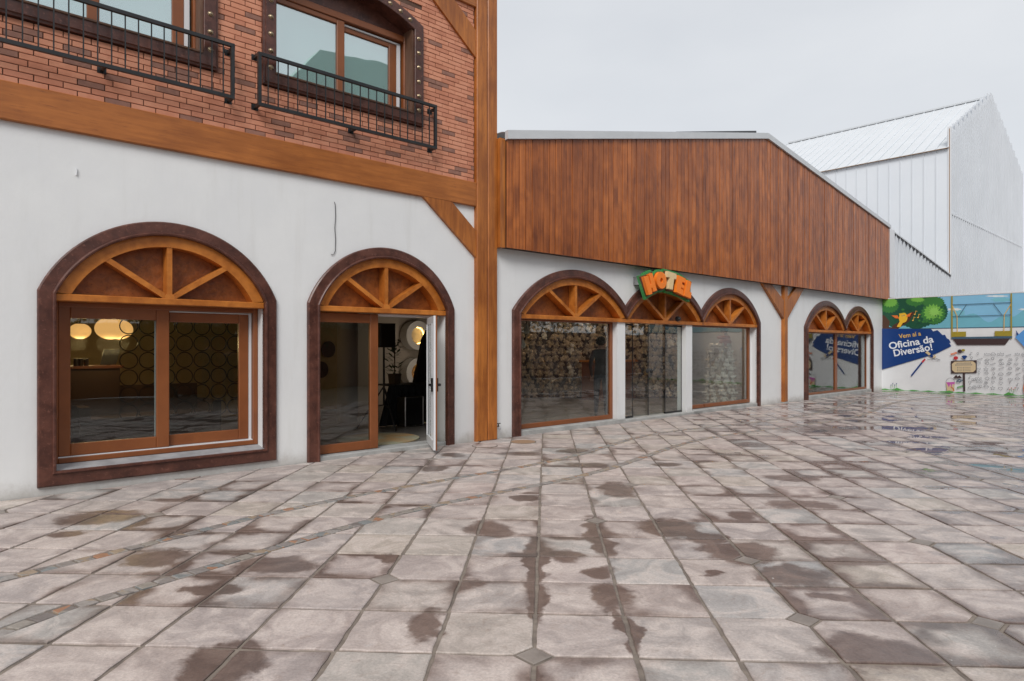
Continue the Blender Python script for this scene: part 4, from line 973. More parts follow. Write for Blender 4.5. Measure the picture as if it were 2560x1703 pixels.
class PR:
    """flat print on the hoarding: polygons a millimetre or so proud of each other"""
    def __init__(s): s.mb = MB(); s.mats = []
    def poly(s, pts, mat, raw=False):
        LAY[0] += .0003; q = pts if raw else [mp(*p) for p in pts]
        for nx, ny, d in ((-1, 0, -.012), (1, 0, SEND - .01), (0, 1, ZM - .008), (0, -1, -.02)): 
            q = clip(q, nx, ny, d) if len(q) > 2 else q
        if len(q) < 3: return s
        if mat not in s.mats: s.mats.append(mat)
        n = len(q); ar = sum(q[i][0] * q[(i + 1) % n][1] - q[(i + 1) % n][0] * q[i][1] for i in range(n))
        if ar < 0: q = q[::-1]
        d = .0015 + LAY[0]
        s.mb.add([fm(a, b, d) for a, b in q], [tuple(range(n))], s.mats.index(mat)); return s
    def stroke(s, pts, wdt, mat, raw=False):
        P = [Vector(p if raw else mp(*p)) for p in pts]; s.k = (getattr(s, 'k', 0) + 1) % 23; d = .0015 + LAY[0] + .0003 + s.k * .00008
        if mat not in s.mats: s.mats.append(mat)
        for a, b in zip(P[:-1], P[1:]):
            if (b - a).length < 1e-5: continue
            t = (b - a).normalized() * wdt * .3; n = Vector((-t.y, t.x)).normalized() * wdt / 2; a2, b2 = a - t, b + t
            s.mb.add([fm(p.x, p.y, d) for p in (a2 - n, b2 - n, b2 + n, a2 + n)], [(0, 1, 2, 3)], s.mats.index(mat))
        return s
    def done(s, name, label=None): LAY[0] += .0022; o = s.mb.build(name, s.mats, mh, label=label); return o
def blob(cx, cy, rx, ry, n, amp, ph=0.0): return [(cx + rx * (1 + amp * abs(math.sin(n * a / 2 + ph)) - amp) * math.cos(a), cy + ry * (1 + amp * abs(math.sin(n * a / 2 + ph)) - amp) * math.sin(a)) for a in [2 * math.pi * i / 120 for i in range(120)]]
def spiky(cx, cy, rx, ry, n, amp): return [(cx + rx * (1 - amp * (i % 2) - amp * .3 * R.random()) * math.cos(2 * math.pi * i / (2 * n)), cy + ry * (1 - amp * (i % 2) - amp * .3 * R.random()) * math.sin(2 * math.pi * i / (2 * n))) for i in range(2 * n)]
zs_ = mp(900, 567)[1]
p = PR(); p.poly([(0, zs_), (SEND, zs_), (SEND, ZM), (0, ZM)], 'p_sky', True)
hill = [(s_ / 10, zs_ + .38 + .14 * math.sin(s_ * .33) + .08 * math.sin(s_ * .9 + 1)) for s_ in range(0, 101)]
p.poly([(0, zs_)] + hill + [(SEND, zs_)], 'p_hill', True)
for cx, cy, rx, ry in ((1150, 300, 110, 45), (1750, 115, 170, 32), (2200, 300, 160, 40)):
    p.poly(blob(cx + 60, cy + 50, rx * .9, ry, 7, .25), 'p_cloud2'); p.poly(blob(cx, cy, rx, ry * .45, 9, .35), 'p_cloud')
p.stroke([(0, zs_), (SEND, zs_)], .03, 'p_steel', True); p.done('sky_print')
p = PR()
for cx, cy, rx, ry in ((300, 330, 330, 220), (620, 380, 300, 190), (860, 330, 210, 190), (560, 220, 420, 130), (620, 500, 130, 80)): p.poly(spiky(cx, cy, rx, ry, 34, .07), 'p_dgreen')
p.poly([(130, 600), (230, 600), (250, 470), (170, 380), (130, 390)], 'p_trunk'); p.poly([(330, 600), (380, 560), (520, 470), (600, 340), (570, 330), (470, 430), (300, 520), (240, 600)], 'p_trunk'); p.poly([(130, 520), (300, 560), (290, 600), (130, 580)], 'p_trunk')
for cx, cy, rx, ry in ((240, 250, 150, 110), (600, 190, 140, 70), (860, 200, 170, 90), (860, 360, 190, 165)): p.poly(spiky(cx, cy, rx, ry, 20, .16), 'p_mgreen')
for cx, cy, rx, ry in ((250, 200, 120, 80), (640, 165, 110, 40), (860, 345, 150, 130)): p.poly(spiky(cx, cy, rx, ry, 16, .24), 'p_lgreen')
for k in range(26):
    q = R.uniform(0, 6.28); rr = R.uniform(.55, .95); p.poly(spiky(700 + 340 * rr * math.cos(q), 350 + 180 * rr * math.sin(q), R.uniform(18, 40), R.uniform(14, 28), 7, .4), R.choice(('p_mgreen', 'p_dgreen', 'p_mgreen')))
p.poly(spiky(870, 335, 95, 80, 12, .35), 'p_leaf2')
p.done('tree_print')
p = PR()
p.poly(ell(440, 420, 60, 70, .3), 'p_yellow').poly([(380, 360), (470, 350), (490, 420), (400, 420)], 'p_yellow').poly([(400, 450), (440, 480), (400, 550), (350, 545)], 'p_yellow').poly([(385, 430), (360, 385), (275, 385), (330, 425)], 'p_orange').poly([(480, 410), (500, 370), (560, 345), (530, 400)], 'p_orange')
p.poly(ell(452, 385, 7, 8), 'p_ink').poly(ell(425, 392, 6, 7), 'p_ink')
for x, y in ((600, 370), (645, 415), (575, 455)): p.poly(ell(x, y, 12, 9), 'p_gold').stroke([(x + 10, y), (x + 14, y - 48), (x + 34, y - 40)], .016, 'p_gold')
p.done('bird_print')
p = PR(); q_ = [(140, 570), (830, 575), (860, 610), (920, 590), (990, 660), (1025, 655), (1050, 705), (1080, 720), (1105, 765), (1085, 775), (1115, 815), (600, 1120), (140, 1130)]
m0 = mp(140, 1130); q2 = [mp(*a) for a in q_]; q2[0] = (.0, q2[0][1]); q2[-1] = (.0, m0[1]); k_ = mp(790, 1035); q2[-2] = (k_[0], k_[1])
p.poly([q2[0]] + q2[1:-2] + [(mp(900, 920)[0], mp(900, 920)[1]), (0, m0[1] - .04)], 'p_navy', True); p.done('navy_banner')
# lettering on the banner
def lettering(txt, bl, br, cap, mat, bold=.02):
    cu = bpy.data.curves.new('lettering', 'FONT'); cu.body = txt; cu.size = 1; cu.offset = bold
    to = bpy.data.objects.new('lettering', cu); col.objects.link(to); bpy.context.view_layer.update()
    me = bpy.data.meshes.new_from_object(to.evaluated_get(bpy.context.evaluated_depsgraph_get())); bpy.data.objects.remove(to)
    xs = [v.co.x for v in me.vertices]; x0, x1 = min(xs), max(xs)
    A, B = Vector(mp(*bl)), Vector(mp(*br)); D = (B - A); Nn = Vector((-D.y, D.x)).normalized(); LAY[0] += .001; d = .0015 + LAY[0]; g = ORG[mh.name]
    for v in me.vertices:
        t = (v.co.x - x0) / (x1 - x0); q = A + D * t + Nn * (v.co.y / .69 * cap); f_ = fm(q.x, q.y, d); v.co = Vector((f_[0] - g[0], f_[1] - g[1], f_[2] - g[2]))
    me.materials.clear(); me.materials.append(M[mat]); o = bpy.data.objects.new('lettering', me); col.objects.link(o); o.parent = mh; ORG[o.name] = g
    # face the square
    if sum(pp.normal.x for pp in me.polygons) > 0: me.flip_normals()
lettering('Vem aí a', (385, 708), (692, 664), .150, 'p_gold', .012)
lettering('Oficina da', (250, 858), (872, 758), .232, 'p_text', .021)
lettering('Diversão!', (318, 957), (855, 868), .232, 'p_text', .021)
# swing platform
p = PR()
for x in (1122, 1952): p.poly([(x - 10, 60), (x + 12, 60), (x + 12, 715), (x - 10, 715)], 'p_olive')
p.stroke([(1130, 238), (1950, 205)], .022, 'p_steel').stroke([(1130, 402), (1950, 378)], .020, 'p_steel').stroke([(1325, 236), (1220, 395)], .018, 'p_steel').stroke([(1705, 225), (1825, 380)], .018, 'p_steel')
p.stroke([(1130, 250), (1195, 395), (1198, 620)], .020, 'p_gold').stroke([(1945, 235), (1855, 375), (1850, 610)], .020, 'p_gold')
p.poly([(1135, 615), (1320, 612), (1320, 682), (1135, 686)], 'p_olive').poly([(1720, 605), (1945, 600), (1945, 675), (1720, 675)], 'p_olive')
p.poly([(1115, 690), (1965, 675), (1965, 706), (1115, 716)], 'p_steel').poly([(1135, 716), (1935, 708), (1870, 795), (1195, 798)], 'p_brown'); p.done('swing_platform_print')
# sign board print, tools, flowers
p = PR()
p.poly([(1275, 1195), (1305, 1195), (1310, 1450), (1282, 1450)], 'p_brown').poly([(1108, 1022), (1470, 1012), (1470, 1190), (1112, 1196)], 'p_brown').poly([(1122, 1034), (1456, 1025), (1456, 1178), (1126, 1183)], 'p_cream')
for a in ([(1122, 1034), (1160, 1034), (1122, 1066)], [(1456, 1025), (1418, 1026), (1456, 1058)], [(1126, 1183), (1126, 1150), (1162, 1182)], [(1456, 1178), (1456, 1146), (1420, 1179)]): p.poly(a, 'p_brown')
for y, a, b in ((1056, 1195, 1385), (1080, 1175, 1400)): p.stroke([(a, y), (b, y - 4)], .035, 'p_ink').stroke([(a + 6, y), (b - 6, y - 4)], .016, 'p_cream')
for y in (1112, 1136, 1160):
    for a, b in ((1205, 1270), (1290, 1385)): p.poly(ell(a, y, 7, 6), 'p_ink').stroke([(a + 18, y), (b, y - 1)], .010, 'p_ink')
p.done('small_sign_print')
p = PR()
p.stroke([(560, 1225), (725, 1020)], .05, 'p_navy').stroke([(710, 1035), (745, 1000)], .055, 'p_red')
p.poly([(750, 905), (780, 880), (830, 925), (810, 950)], 'p_cream').poly([(800, 950), (830, 925), (880, 965), (860, 985)], 'p_navy').poly([(850, 975), (880, 935), (905, 960), (885, 985)], 'p_cream').stroke([(880, 975), (960, 1010), (780, 1000)], .014, 'p_ink')
p.poly([(1040, 1320), (1165, 1315), (1155, 1445), (1055, 1445)], 'p_cream').poly([(1040, 1320), (1165, 1315), (1160, 1350), (1130, 1345), (1120, 1400), (1105, 1345), (1080, 1390), (1060, 1350)], 'p_pink')
p.stroke([(1090 + 60 * math.cos(a), 1440 + 55 * math.sin(a)) for a in [math.pi + i * math.pi / 20 for i in range(12, 21)]], .03, 'p_orange').stroke([(1045 + 62 * math.cos(a), 1330 + 65 * math.sin(a)) for a in [math.pi + i * math.pi / 12 for i in range(13)]] and [(1103 + 62 * math.cos(a), 1320 + 60 * math.sin(a)) for a in [math.pi + i * math.pi / 12 for i in range(13)]], .010, 'p_ink')
p.done('paint_tools_print')
p = PR()
z0_ = .02; pts = [(SEND * i / 80, .05 + .02 * math.sin(i * 1.7) + (.06 if i % 13 == 4 else 0)) for i in range(81)]
p.poly([(0, .0)] + pts + [(SEND, .0)], 'p_grass', True)
for x, y, c_ in ((300, 1360, 'p_navy'), (1960, 1420, 'p_red')):
    for k in range(4): hx_ = x - 30 + k * 26; hy_ = y - (k % 2) * 22; p.stroke([(hx_, hy_ + 50), (hx_, hy_ + 10)], .010, 'p_grass').poly([(hx_ - 10, hy_ - 8), (hx_, hy_ - 2), (hx_ + 10, hy_ - 12), (hx_ + 3, hy_ + 14)], c_)
    p.poly(spiky(x, y + 70, 50, 28, 9, .5), 'p_grass')
p.done('grass_print')
# coloured and outlined doodles
p = PR()
def doodle(k, cx, cz, r, wdt=.008, c_='p_ink'):
    C_ = lambda rr, a0=0, a1=6.2832, ox=0, oz=0, n=14: [(cx + ox + rr * math.cos(a0 + (a1 - a0) * i / n), cz + oz + rr * math.sin(a0 + (a1 - a0) * i / n)) for i in range(n + 1)]
    st_ = lambda pts: p.stroke(pts, wdt, c_, True)
    if k == 0: st_(C_(r * .55)); [st_([(cx + r * .7 * math.cos(a), cz + r * .7 * math.sin(a)), (cx + r * math.cos(a), cz + r * math.sin(a))]) for a in [i * .785 for i in range(8)]]
    if k == 1: st_([(cx, cz - r * .8), (cx - r * .9, cz + r * .1), (cx - r * .6, cz + r * .7), (cx, cz + r * .3), (cx + r * .6, cz + r * .7), (cx + r * .9, cz + r * .1), (cx, cz - r * .8)])
    if k == 2: st_(C_(r * .8)); st_([(cx - r * .5, cz), (cx + r * .5, cz + r * .2)]); st_(C_(r * .4))
    if k == 3: st_([(cx - r, cz), (cx + r, cz), (cx + r * .6, cz - r * .6), (cx - r * .6, cz - r * .6), (cx - r, cz)]); st_(C_(r * .7, 0, math.pi))
    if k == 4: st_([(cx - r * .5, cz + r * .2), (cx, cz - r), (cx + r * .5, cz + r * .2)]); st_(C_(r * .55, 0, math.pi, 0, r * .2))
    if k == 5: st_([(cx + r * math.cos(a) * (1 if i % 2 == 0 else .42), cz + r * math.sin(a) * (1 if i % 2 == 0 else .42)) for i, a in enumerate([math.pi / 2 + j * math.pi / 5 for j in range(11)])])
    if k == 6: st_([(cx - r, cz - r * .5), (cx - r, cz + r * .5), (cx - r * .4, cz), (cx, cz + r * .7), (cx + r * .4, cz), (cx + r, cz + r * .5), (cx + r, cz - r * .5), (cx - r, cz - r * .5)])
    if k == 7: st_(C_(r * .3, ox=-r * .3, oz=-r * .5)); st_([(cx, cz - r * .5), (cx, cz + r * .7), (cx + r * .6, cz + r * .4)])
    if k == 8: st_([(cx + r * math.cos(a), cz + r * .35 * math.sin(a) + r * .25 * math.cos(a)) for a in [i * .45 for i in range(15)]]); st_(C_(r * .5))
    if k == 9: st_([(cx - r, cz - r * .3), (cx + r * .8, cz + r * .4), (cx + r, cz + r * .1), (cx - r * .8, cz - r * .6), (cx - r, cz - r * .3)])
    if k == 10: st_(C_(r * .45, oz=r * .4)); st_([(cx, cz), (cx - r * .1, cz - r * .9)])
    if k == 11: st_(C_(r * .4, ox=-r * .4)); st_(C_(r * .4, ox=r * .35)); st_([(cx - r, cz - r * .5), (cx + r, cz - r * .5)])
zt_, zb_ = mp(1700, 900)[1], .18; sa, sb = mp(1500, 900)[0], 9.2
rows_ = 8; s_ = sa
while s_ < sb:
    for r_ in range(rows_): 
        zc_ = zb_ + (zt_ - zb_) * (r_ + .5) / rows_ + R.uniform(-.03, .03)
        doodle(R.randrange(12), s_ + R.uniform(-.03, .03), zc_, R.uniform(.05, .08))
    s_ += .205
for x, y in ((1375, 1250), (1430, 1280), (1375, 1325), (1380, 1400), (1440, 1390), (1400, 985), (1390, 920)):
    q_ = mp(x, y); doodle(R.randrange(12), q_[0], q_[1], .07)
p.done('doodle_print')
p = PR()
for k, x, y, c_ in ((1, 1240, 885, 'p_brown'), (9, 1150, 915, 'p_orange'), (6, 1300, 970, 'p_navy'), (2, 1180, 980, 'p_red'), (3, 1205, 1240, 'p_brown'), (8, 1230, 1300, 'p_steel'), (9, 1240, 1380, 'p_grass')):
    q_ = mp(x, y); r = .085
    if k == 2: p.poly([(q_[0] + r * .8 * math.cos(a), q_[1] + r * .7 * math.sin(a)) for a in [i * .52 for i in range(12)]], c_, True)
    elif k == 1: p.poly([(q_[0] - .01 + r * .8 * math.cos(a), q_[1] + r * .7 * math.sin(a)) for a in [i * .52 for i in range(12)]], 'p_brown', True); p.poly([(q_[0] + .09 + r * .6 * math.cos(a), q_[1] + .03 + r * .5 * math.sin(a)) for a in [i * .52 for i in range(12)]], 'p_olive', True)
    elif k == 6: p.poly([(q_[0] - r, q_[1] + .02), (q_[0], q_[1] - r), (q_[0] + r, q_[1] + .02), (q_[0] + r * .5, q_[1] + .06), (q_[0] - r * .5, q_[1] + .06)], c_, True)
    elif k == 3: p.poly([(q_[0] - r * 1.5, q_[1] - .05), (q_[0] - r * .5, q_[1] + .06), (q_[0], q_[1]), (q_[0] + r * .7, q_[1] + .05), (q_[0] + r * 1.5, q_[1] - .06)], c_, True)
    else: doodle(k, q_[0], q_[1], r, .022, c_)
p.done('coloured_doodle_print')
p = PR(); p.poly([(2020, 590), (2060, 650), (2030, 690)], 'p_navy').poly([(2010, 690), (2140, 580), (2600, 560), (2700, 900), (2160, 850)], 'p_blue').poly([(2135, 1480), (2122, 1400), (2170, 1150), (2600, 1100), (2600, 1500)], 'p_orange'); p.done('blue_ribbon_print')
MB().box(UM - .012, UM + .06, -SEND, .0, ZM, ZM + .03).build('top_strip', 'white', mh)
# ------------------------------------------------------------ inside the left shop, seen through the window
def pendant(px, py, c_, dia, label):
    u_, z_ = at(px, py, c_); t = empty('pendant_lamp', (u_, c_, z_), label, 'lamp', 'glowing paper pendant lamps')
    MB().ball((u_, c_, z_), (dia / 2, dia / 2, dia * .40), 24, 16).build('lamp_shade', 'lamp', t, smooth=True)
    MB().tube([(u_, c_, z_ + dia * .36), (u_, c_, 3.24)], .006, 6).tube([(u_, c_, z_ + dia * .36), (u_, c_, z_ + dia * .43)], .06, 10).build('cord', 'black', t)
    l = bpy.data.lights.new('lamp_light', 'POINT'); l.energy = 9; l.color = (1, .68, .30); l.shadow_soft_size = dia * .4
    o = bpy.data.objects.new('lamp_light', l); col.objects.link(o); o.parent = t; o.location = (0, 0, -dia * .55)
pendant(200, 828, 4.6, .33, 'smallest glowing oval lamp, leftmost behind the large arched window')
pendant(276, 821, 3.0, .42, 'largest glowing round lamp behind the left pane of the large window')
pendant(298, 824, 3.7, .40, 'glowing lamp half hidden behind the largest lamp')
def bx(t, name, px0, py0, px1, py1, c_, dep, mat):
    a, b = at(px0, py0, c_), at(px1, py1, c_); return MB().box(a[0], b[0], c_, c_ + dep, b[1], a[1]).build(name, mat, t)
a, b = at(176, 916, 3.6), at(300, 1050, 3.6)
ct = empty('shop_counter', (a[0], 3.6, .05), 'dark wooden counter behind the left pane of the large window', 'counter')
MB().box(a[0] - 1.2, b[0], 3.6, 4.3, .05, a[1] - .04).build('counter_body', 'counter', ct); MB().box(a[0] - 1.25, b[0] + .05, 3.55, 4.35, a[1] - .04, a[1]).build('counter_top', 'rbwood', ct)
for k, (px, w_) in enumerate(((191.5, 'left of three'), (203.5, 'middle of three'), (217, 'right of three'))):
    u_, _ = at(px, 916, 3.7); zc_ = a[1]; t = empty('storage_jar', (u_, 3.75, zc_), 'dark jar with round lid on the shop counter, ' + w_, 'jar', 'jars on the counter')
    MB().tube([(u_, 3.75, zc_), (u_, 3.75, zc_ + .09)], .035, 12).build('jar_body', 'eye', t); MB().tube([(u_, 3.75, zc_ + .09), (u_, 3.75, zc_ + .115)], [.03, .036], 12).build('lid', 'black', t)
u_, z_ = at(272, 900, 3.8)
t = empty('cash_monitor', (u_, 3.8, a[1]), 'dark monitor leaning on the shop counter beside the jars', 'monitor')
mb = MB(); k = [(u_ - .13, a[1] + .01), (u_ + .10, a[1] + .01), (u_ + .16, a[1] + .26), (u_ - .07, a[1] + .26)]; mb.prism(k, 3.78, 3.80); mb.build('screen', 'black', t)
MB().box(u_ - .03, u_ + .03, 3.8, 3.92, a[1], a[1] + .1).build('stand', 'black', t)
# screen of rings
sc = empty('ring_screen', (U(480, 2.2), 2.2, .05), 'hanging screen made of dark metal rings behind the large arched window', 'screen')
r_ = .118; yy = 2.4; u0_, zt0 = at(322, 815, yy)
ring_me = MB().tube([(r_ * math.cos(x), 0, r_ * math.sin(x)) for x in [i * math.pi / 14 for i in range(28)]], .008, 6, closed=True).mesh('ring', 'black')
ni = 0
for i in range(10):
    for j in range(6): inst('ring', ring_me, sc, (u0_ + i * (r_ * 2 + .02), yy, zt0 - j * (r_ * 2 + .02))); ni += 1
for i in range(9): MB().tube([(u0_ + i * (r_ * 2 + .02), yy, zt0 + r_), (u0_ + i * (r_ * 2 + .02), yy, 3.24)], .004, 5).build('hanging_wire', 'black', sc)
t = empty('sofa', (2.3, 3.2, .05), 'low dark red-brown sofa behind the right pane of the large window', 'sofa')
MB().box(1.3, 3.1, 3.0, 3.9, .12, .5).build('seat', 'counter', t); MB().box(1.3, 3.1, 3.8, 4.0, .12, .95).build('backrest', 'counter', t)
for uu in (1.2, 3.1): MB().box(uu, uu + .14, 3.0, 4.0, .12, .68).build('armrest', 'counter', t)
for uu in (1.3, 3.1):
    for y_ in (3.1, 3.9): MB().box(uu - .02, uu + .03, y_ - .02, y_ + .03, .05, .12).build('leg', 'black', t)
# inside the doorway
def q7(x, y, c_): return at(920 + x / 4.126, 770 + y / 4.126, c_)
for i, (x, y) in enumerate(((490, 285), (490, 665))):
    c_ = 6.6; u_, z_ = q7(x, y, c_); t = empty('wall_ring', (u_, c_, z_), ('upper' if i == 0 else 'lower') + ' white round wall niche with a yellow light strip, seen through the open door', 'wall lamp', 'round lit niches')
    n_ = 40; ang_ = [2 * math.pi * k / n_ for k in range(n_)]; Ro, Ri = .40, .235
    mb = MB(); o_ = [(u_ + Ro * math.cos(q), z_ + Ro * math.sin(q)) for q in ang_]; in_ = [(u_ + Ri * math.cos(q), z_ + Ri * math.sin(q)) for q in ang_]
    ring_prism(mb, o_, in_, c_ - .16, c_ + .16); mb.build('ring_body', 'white', t)
    mb = MB(); mb.prism([(u_ + (Ri + .0) * math.cos(q), z_ + (Ri + .0) * math.sin(q)) for q in ang_], c_ + .06, c_ + .1); mb.build('niche_back', 'room' if i == 0 else 'stud', t)
    MB().tube([(u_ + (Ri - .012) * math.cos(q), c_ - .06, z_ + (Ri - .012) * math.sin(q)) for q in [-1.5 + 3.1 * k / 24 for k in range(25)]], .011, 6).build('light_strip', 'led', t)
    if i == 1:
        for k in range(14): q = k * 2 * math.pi / 14; MB().bar((u_ + .05 * math.cos(q), z_ + .05 * math.sin(q)), (u_ + .2 * math.cos(q), z_ + .2 * math.sin(q)), .03, .02, 0, c_ + .03).build('petal', 'rust', t)
    l = bpy.data.lights.new('room_fill_light', 'POINT'); l.energy = 7; l.color = (1, .82, .62); l.shadow_soft_size = .15; o = bpy.data.objects.new('room_fill_light', l); col.objects.link(o); o.parent = t; o.location = (-.3, -1.6, .1)  # added fill lamp in mid-air before the niche, brightens the room
c_ = 2.0; A_, B_ = q7(125, 155, c_), q7(290, 408, c_)
t = empty('loudspeaker', ((A_[0] + B_[0]) / 2, c_, B_[1]), 'black loudspeaker box raised on a stand inside the open doorway', 'speaker')
MB().bevbox(A_[0], B_[0], c_, c_ + .3, B_[1], A_[1], .02).build('cabinet', 'black', t); MB().bevbox(A_[0] + .03, B_[0] - .03, c_ - .006, c_ + .01, B_[1] + .03, A_[1] - .03, .004).build('grille', 'eye', t)
um_ = (A_[0] + B_[0]) / 2; t = empty('speaker_stand', (um_, c_ + .15, .05), 'black tripod stand holding the loudspeaker inside the doorway', 'stand')
MB().tube([(um_, c_ + .15, .5), (um_, c_ + .15, B_[1])], .02, 8).build('pole', 'black', t)
for q in (0.4, 2.5, 4.6): MB().tube([(um_, c_ + .15, .85), (um_ + .5 * math.cos(q), c_ + .15 + .5 * math.sin(q), .06)], .014, 6).tube([(um_, c_ + .15, .5), (um_ + .25 * math.cos(q), c_ + .15 + .25 * math.sin(q), .455)], .01, 6).build('leg', 'black', t)
A_, B_ = q7(235, 800, 2.5), q7(620, 1190, 2.5)
t = empty('draped_table', ((A_[0] + B_[0]) / 2, 2.8, .05), 'table under a black cloth to the floor, inside the open doorway', 'table')
mb = MB(); n_ = 30; u0_, u1_ = A_[0] - .05, B_[0] + .5; zt0 = A_[1]
prof = [(u0_ + (u1_ - u0_) * k / n_, 2.5 + .02 * math.sin(k * 1.9)) for k in range(n_ + 1)]
mb.add([(u, y, zt0 - .01) for u, y in prof] + [(u + (-.25 * (1 - k / n_) ** 3), y - .05 + .03 * math.sin(k * 2.3), .06) for k, (u, y) in enumerate(prof)], [(k, k + 1, k + n_ + 2, k + n_ + 1) for k in range(n_)])
mb.build('tablecloth', 'cloth_b', t); MB().box(u0_, u1_, 2.49, 3.2, zt0 - .012, zt0).build('tabletop', 'cloth_b', t)
t = empty('drape', (q7(600, 700, 3.0)[0], 3.0, .05), 'tall black drape hanging behind the table, inside the open doorway', 'curtain')
k = [q7(x, y, 3.2) for x, y in ((700, 130), (615, 240), (570, 330), (530, 560), (480, 790), (700, 790))]; mb = MB(); mb.prism(k, 3.2, 3.3); mb.build('cloth', 'cloth_b', t)
k = [q7(x, y, 3.1) for x, y in ((610, 440), (640, 440), (640, 1000), (606, 1000))]; mb = MB(); mb.prism(k, 3.1, 3.12); mb.build('red_band', 'red', t)
A_, B_ = q7(385, 925, 2.1), q7(568, 1200, 2.1); z0_ = .05
t = empty('flight_case', ((A_[0] + B_[0]) / 2, 2.1, z0_), 'black flight case with silver edges on the floor inside the doorway', 'case')
MB().box(A_[0], B_[0], 2.1, 2.4, z0_, A_[1]).build('case_body', 'black', t)
mb = MB(); e_ = .014
for a_, b_ in (((A_[0], z0_), (A_[0], A_[1])), ((B_[0], z0_), (B_[0], A_[1])), ((A_[0], z0_), (B_[0], z0_)), ((A_[0], A_[1]), (B_[0], A_[1]))): mb.tube([(a_[0], 2.1, a_[1] + (e_ if a_[1] == z0_ else 0)), (b_[0], 2.1, b_[1] + (e_ if b_[1] == z0_ else 0))], e_, 6)
mb.build('edge_trim', 'steel', t)
gx, gy = W2F(*ground(946, 1098, .05)); mb = MB(); mb.prism([(gx + .68 * math.cos(q), gy + .68 * math.sin(q)) for q in [k * math.pi / 20 for k in range(40)]], .052, .07, 0, lambda a_, b_, d_: (a_, b_, d_))
mb.build('round_rug', 'rug', None, org=(gx, gy, .05), label='round tan rug on the floor just inside the open doorway', cat='rug')
c_ = 2.9; u_, z_ = q7(275, 790, c_)
t = empty('potted_plant', (u_, c_, z_), 'dark leafy plant in a brown pot beside the loudspeaker, inside the doorway', 'plant')
MB().tube([(u_, c_, z_ - .1), (u_, c_, z_ + .22)], [.10, .14], 12).build('pot', 'trunk', t)
mb = MB()
for k in range(90):
    q = R.uniform(0, 6.28); h_ = R.uniform(.2, .95); rr = R.uniform(.03, .26); cc = Vector((u_ + rr * math.cos(q), c_ + rr * math.sin(q), z_ + h_)); d = Vector((math.cos(q), math.sin(q), R.uniform(-.4, .8))).normalized() * .09; n_ = d.cross(Vector((0, 0, 1))).normalized() * .03
    mb.add([cc - d, cc + n_, cc + d, cc - n_], [(0, 1, 2, 3)])
mb.build('foliage', 'leaf', t); MB().tube([(u_, c_, z_ + .2), (u_, c_, z_ + .9)], .012, 6).build('stem', 'trunk', t)
# plush bears
def bear_mesh(mat):
    mb = MB()
    mb.ball((0, 0, .30), (.20, .17, .26), 12, 8).ball((0, -.01, .68), (.20, .18, .19), 12, 8).ball((0, -.17, .64), (.09, .07, .075), 8, 6)
    for s_ in (-1, 1):
        mb.ball((s_ * .155, .01, .85), (.065, .035, .065), 8, 6).ball((s_ * .20, -.06, .40), (.06, .06, .17), 8, 6, 0, Matrix.Rotation(s_ * -.55, 3, 'Y')).ball((s_ * .13, -.19, .09), (.075, .17, .085), 8, 6).ball((s_ * .15, -.33, .11), (.075, .05, .10), 8, 6)
        mb.ball((s_ * .075, -.175, .72), (.02, .015, .02), 6, 5, 1)
    mb.ball((0, -.235, .665), (.03, .02, .022), 6, 5, 1)
    return mb.mesh('plush_bear', [mat, 'eye'], smooth=True)
bm = [bear_mesh('fur'), bear_mesh('furw')]
def bear(loc, sc_, rot, mi, label, group):
    o = bpy.data.objects.new('plush_bear', bm[mi]); col.objects.link(o); o.location = loc; o.scale = (sc_,) * 3; o.rotation_euler = rot
    tag(o, label, 'plush toy', group)
YB_ = 19.75
for r_ in range(10):
    for i in range(24):
        x = -.75 + i * .245 + (r_ % 2) * .12 + R.uniform(-.04, .04); z_ = .08 + r_ * .213 + R.uniform(-.03, .03); s_ = R.uniform(.32, .41)
        bear((x, YB_ - R.uniform(0, .10), z_), s_, (R.uniform(-.15, .15), R.uniform(-.45, .45), R.uniform(-.5, .5)), 0 if R.random() < .9 else 1, 'beige plush bear packed among many others in the bear wall inside the hotel', 'plush bears in the bear wall')
mb = MB(); mb.box(-1.3, 5.4, YB_ + .06, YB_ + .16, .06, 2.6); mb.build('bear_wall_board', 'counter', None, org=(2, YB_, .06), frame='W', label='dark board behind the wall of plush bears inside the hotel', cat='board')
px_ = 1800; dep_ = 18.0; cx_ = (px_ - 1280) / FPX * dep_
MB().tube([(cx_, dep_, .06), (cx_, dep_, 1.55)], [.34, .24], 16).build('bear_column', 'fur', None, org=(cx_, dep_, .06), frame='W', label='round core of the plush bear pile behind the rightmost pane of the triple arch', cat='column')
for r_ in range(7):
    n_ = 9 - r_ // 2
    for k in range(n_):
        q = 2 * math.pi * k / n_ + r_ * .5; rr = .36 - r_ * .018
        bear((cx_ + rr * math.sin(q), dep_ - rr * math.cos(q), .08 + r_ * .225), R.uniform(.29, .36), (R.uniform(-.1, .1), R.uniform(-.2, .2), q + R.uniform(-.3, .3)), 1, 'cream plush bear stacked in the round pile behind the rightmost pane of the triple arch', 'plush bears in the round pile')
t = empty('chef_bear', (cx_ + .05, dep_ - .15, 1.60), 'cream bear in a pink scarf and white cap topping the round bear pile', 'plush toy', None, frame='W')
o = bpy.data.objects.new('body', bm[1]); col.objects.link(o); o.parent = t; o.scale = (.5,) * 3; ORG[o.name] = (0, 0, 0)
k = MB().ball((0, .02, .50), (.14, .13, .05), 12, 8).ball((.02, .02, .46), (.10, .10, .06), 12, 6); o = bpy.data.objects.new('cap', k.mesh('cap', 'white', smooth=True)); col.objects.link(o); o.parent = t
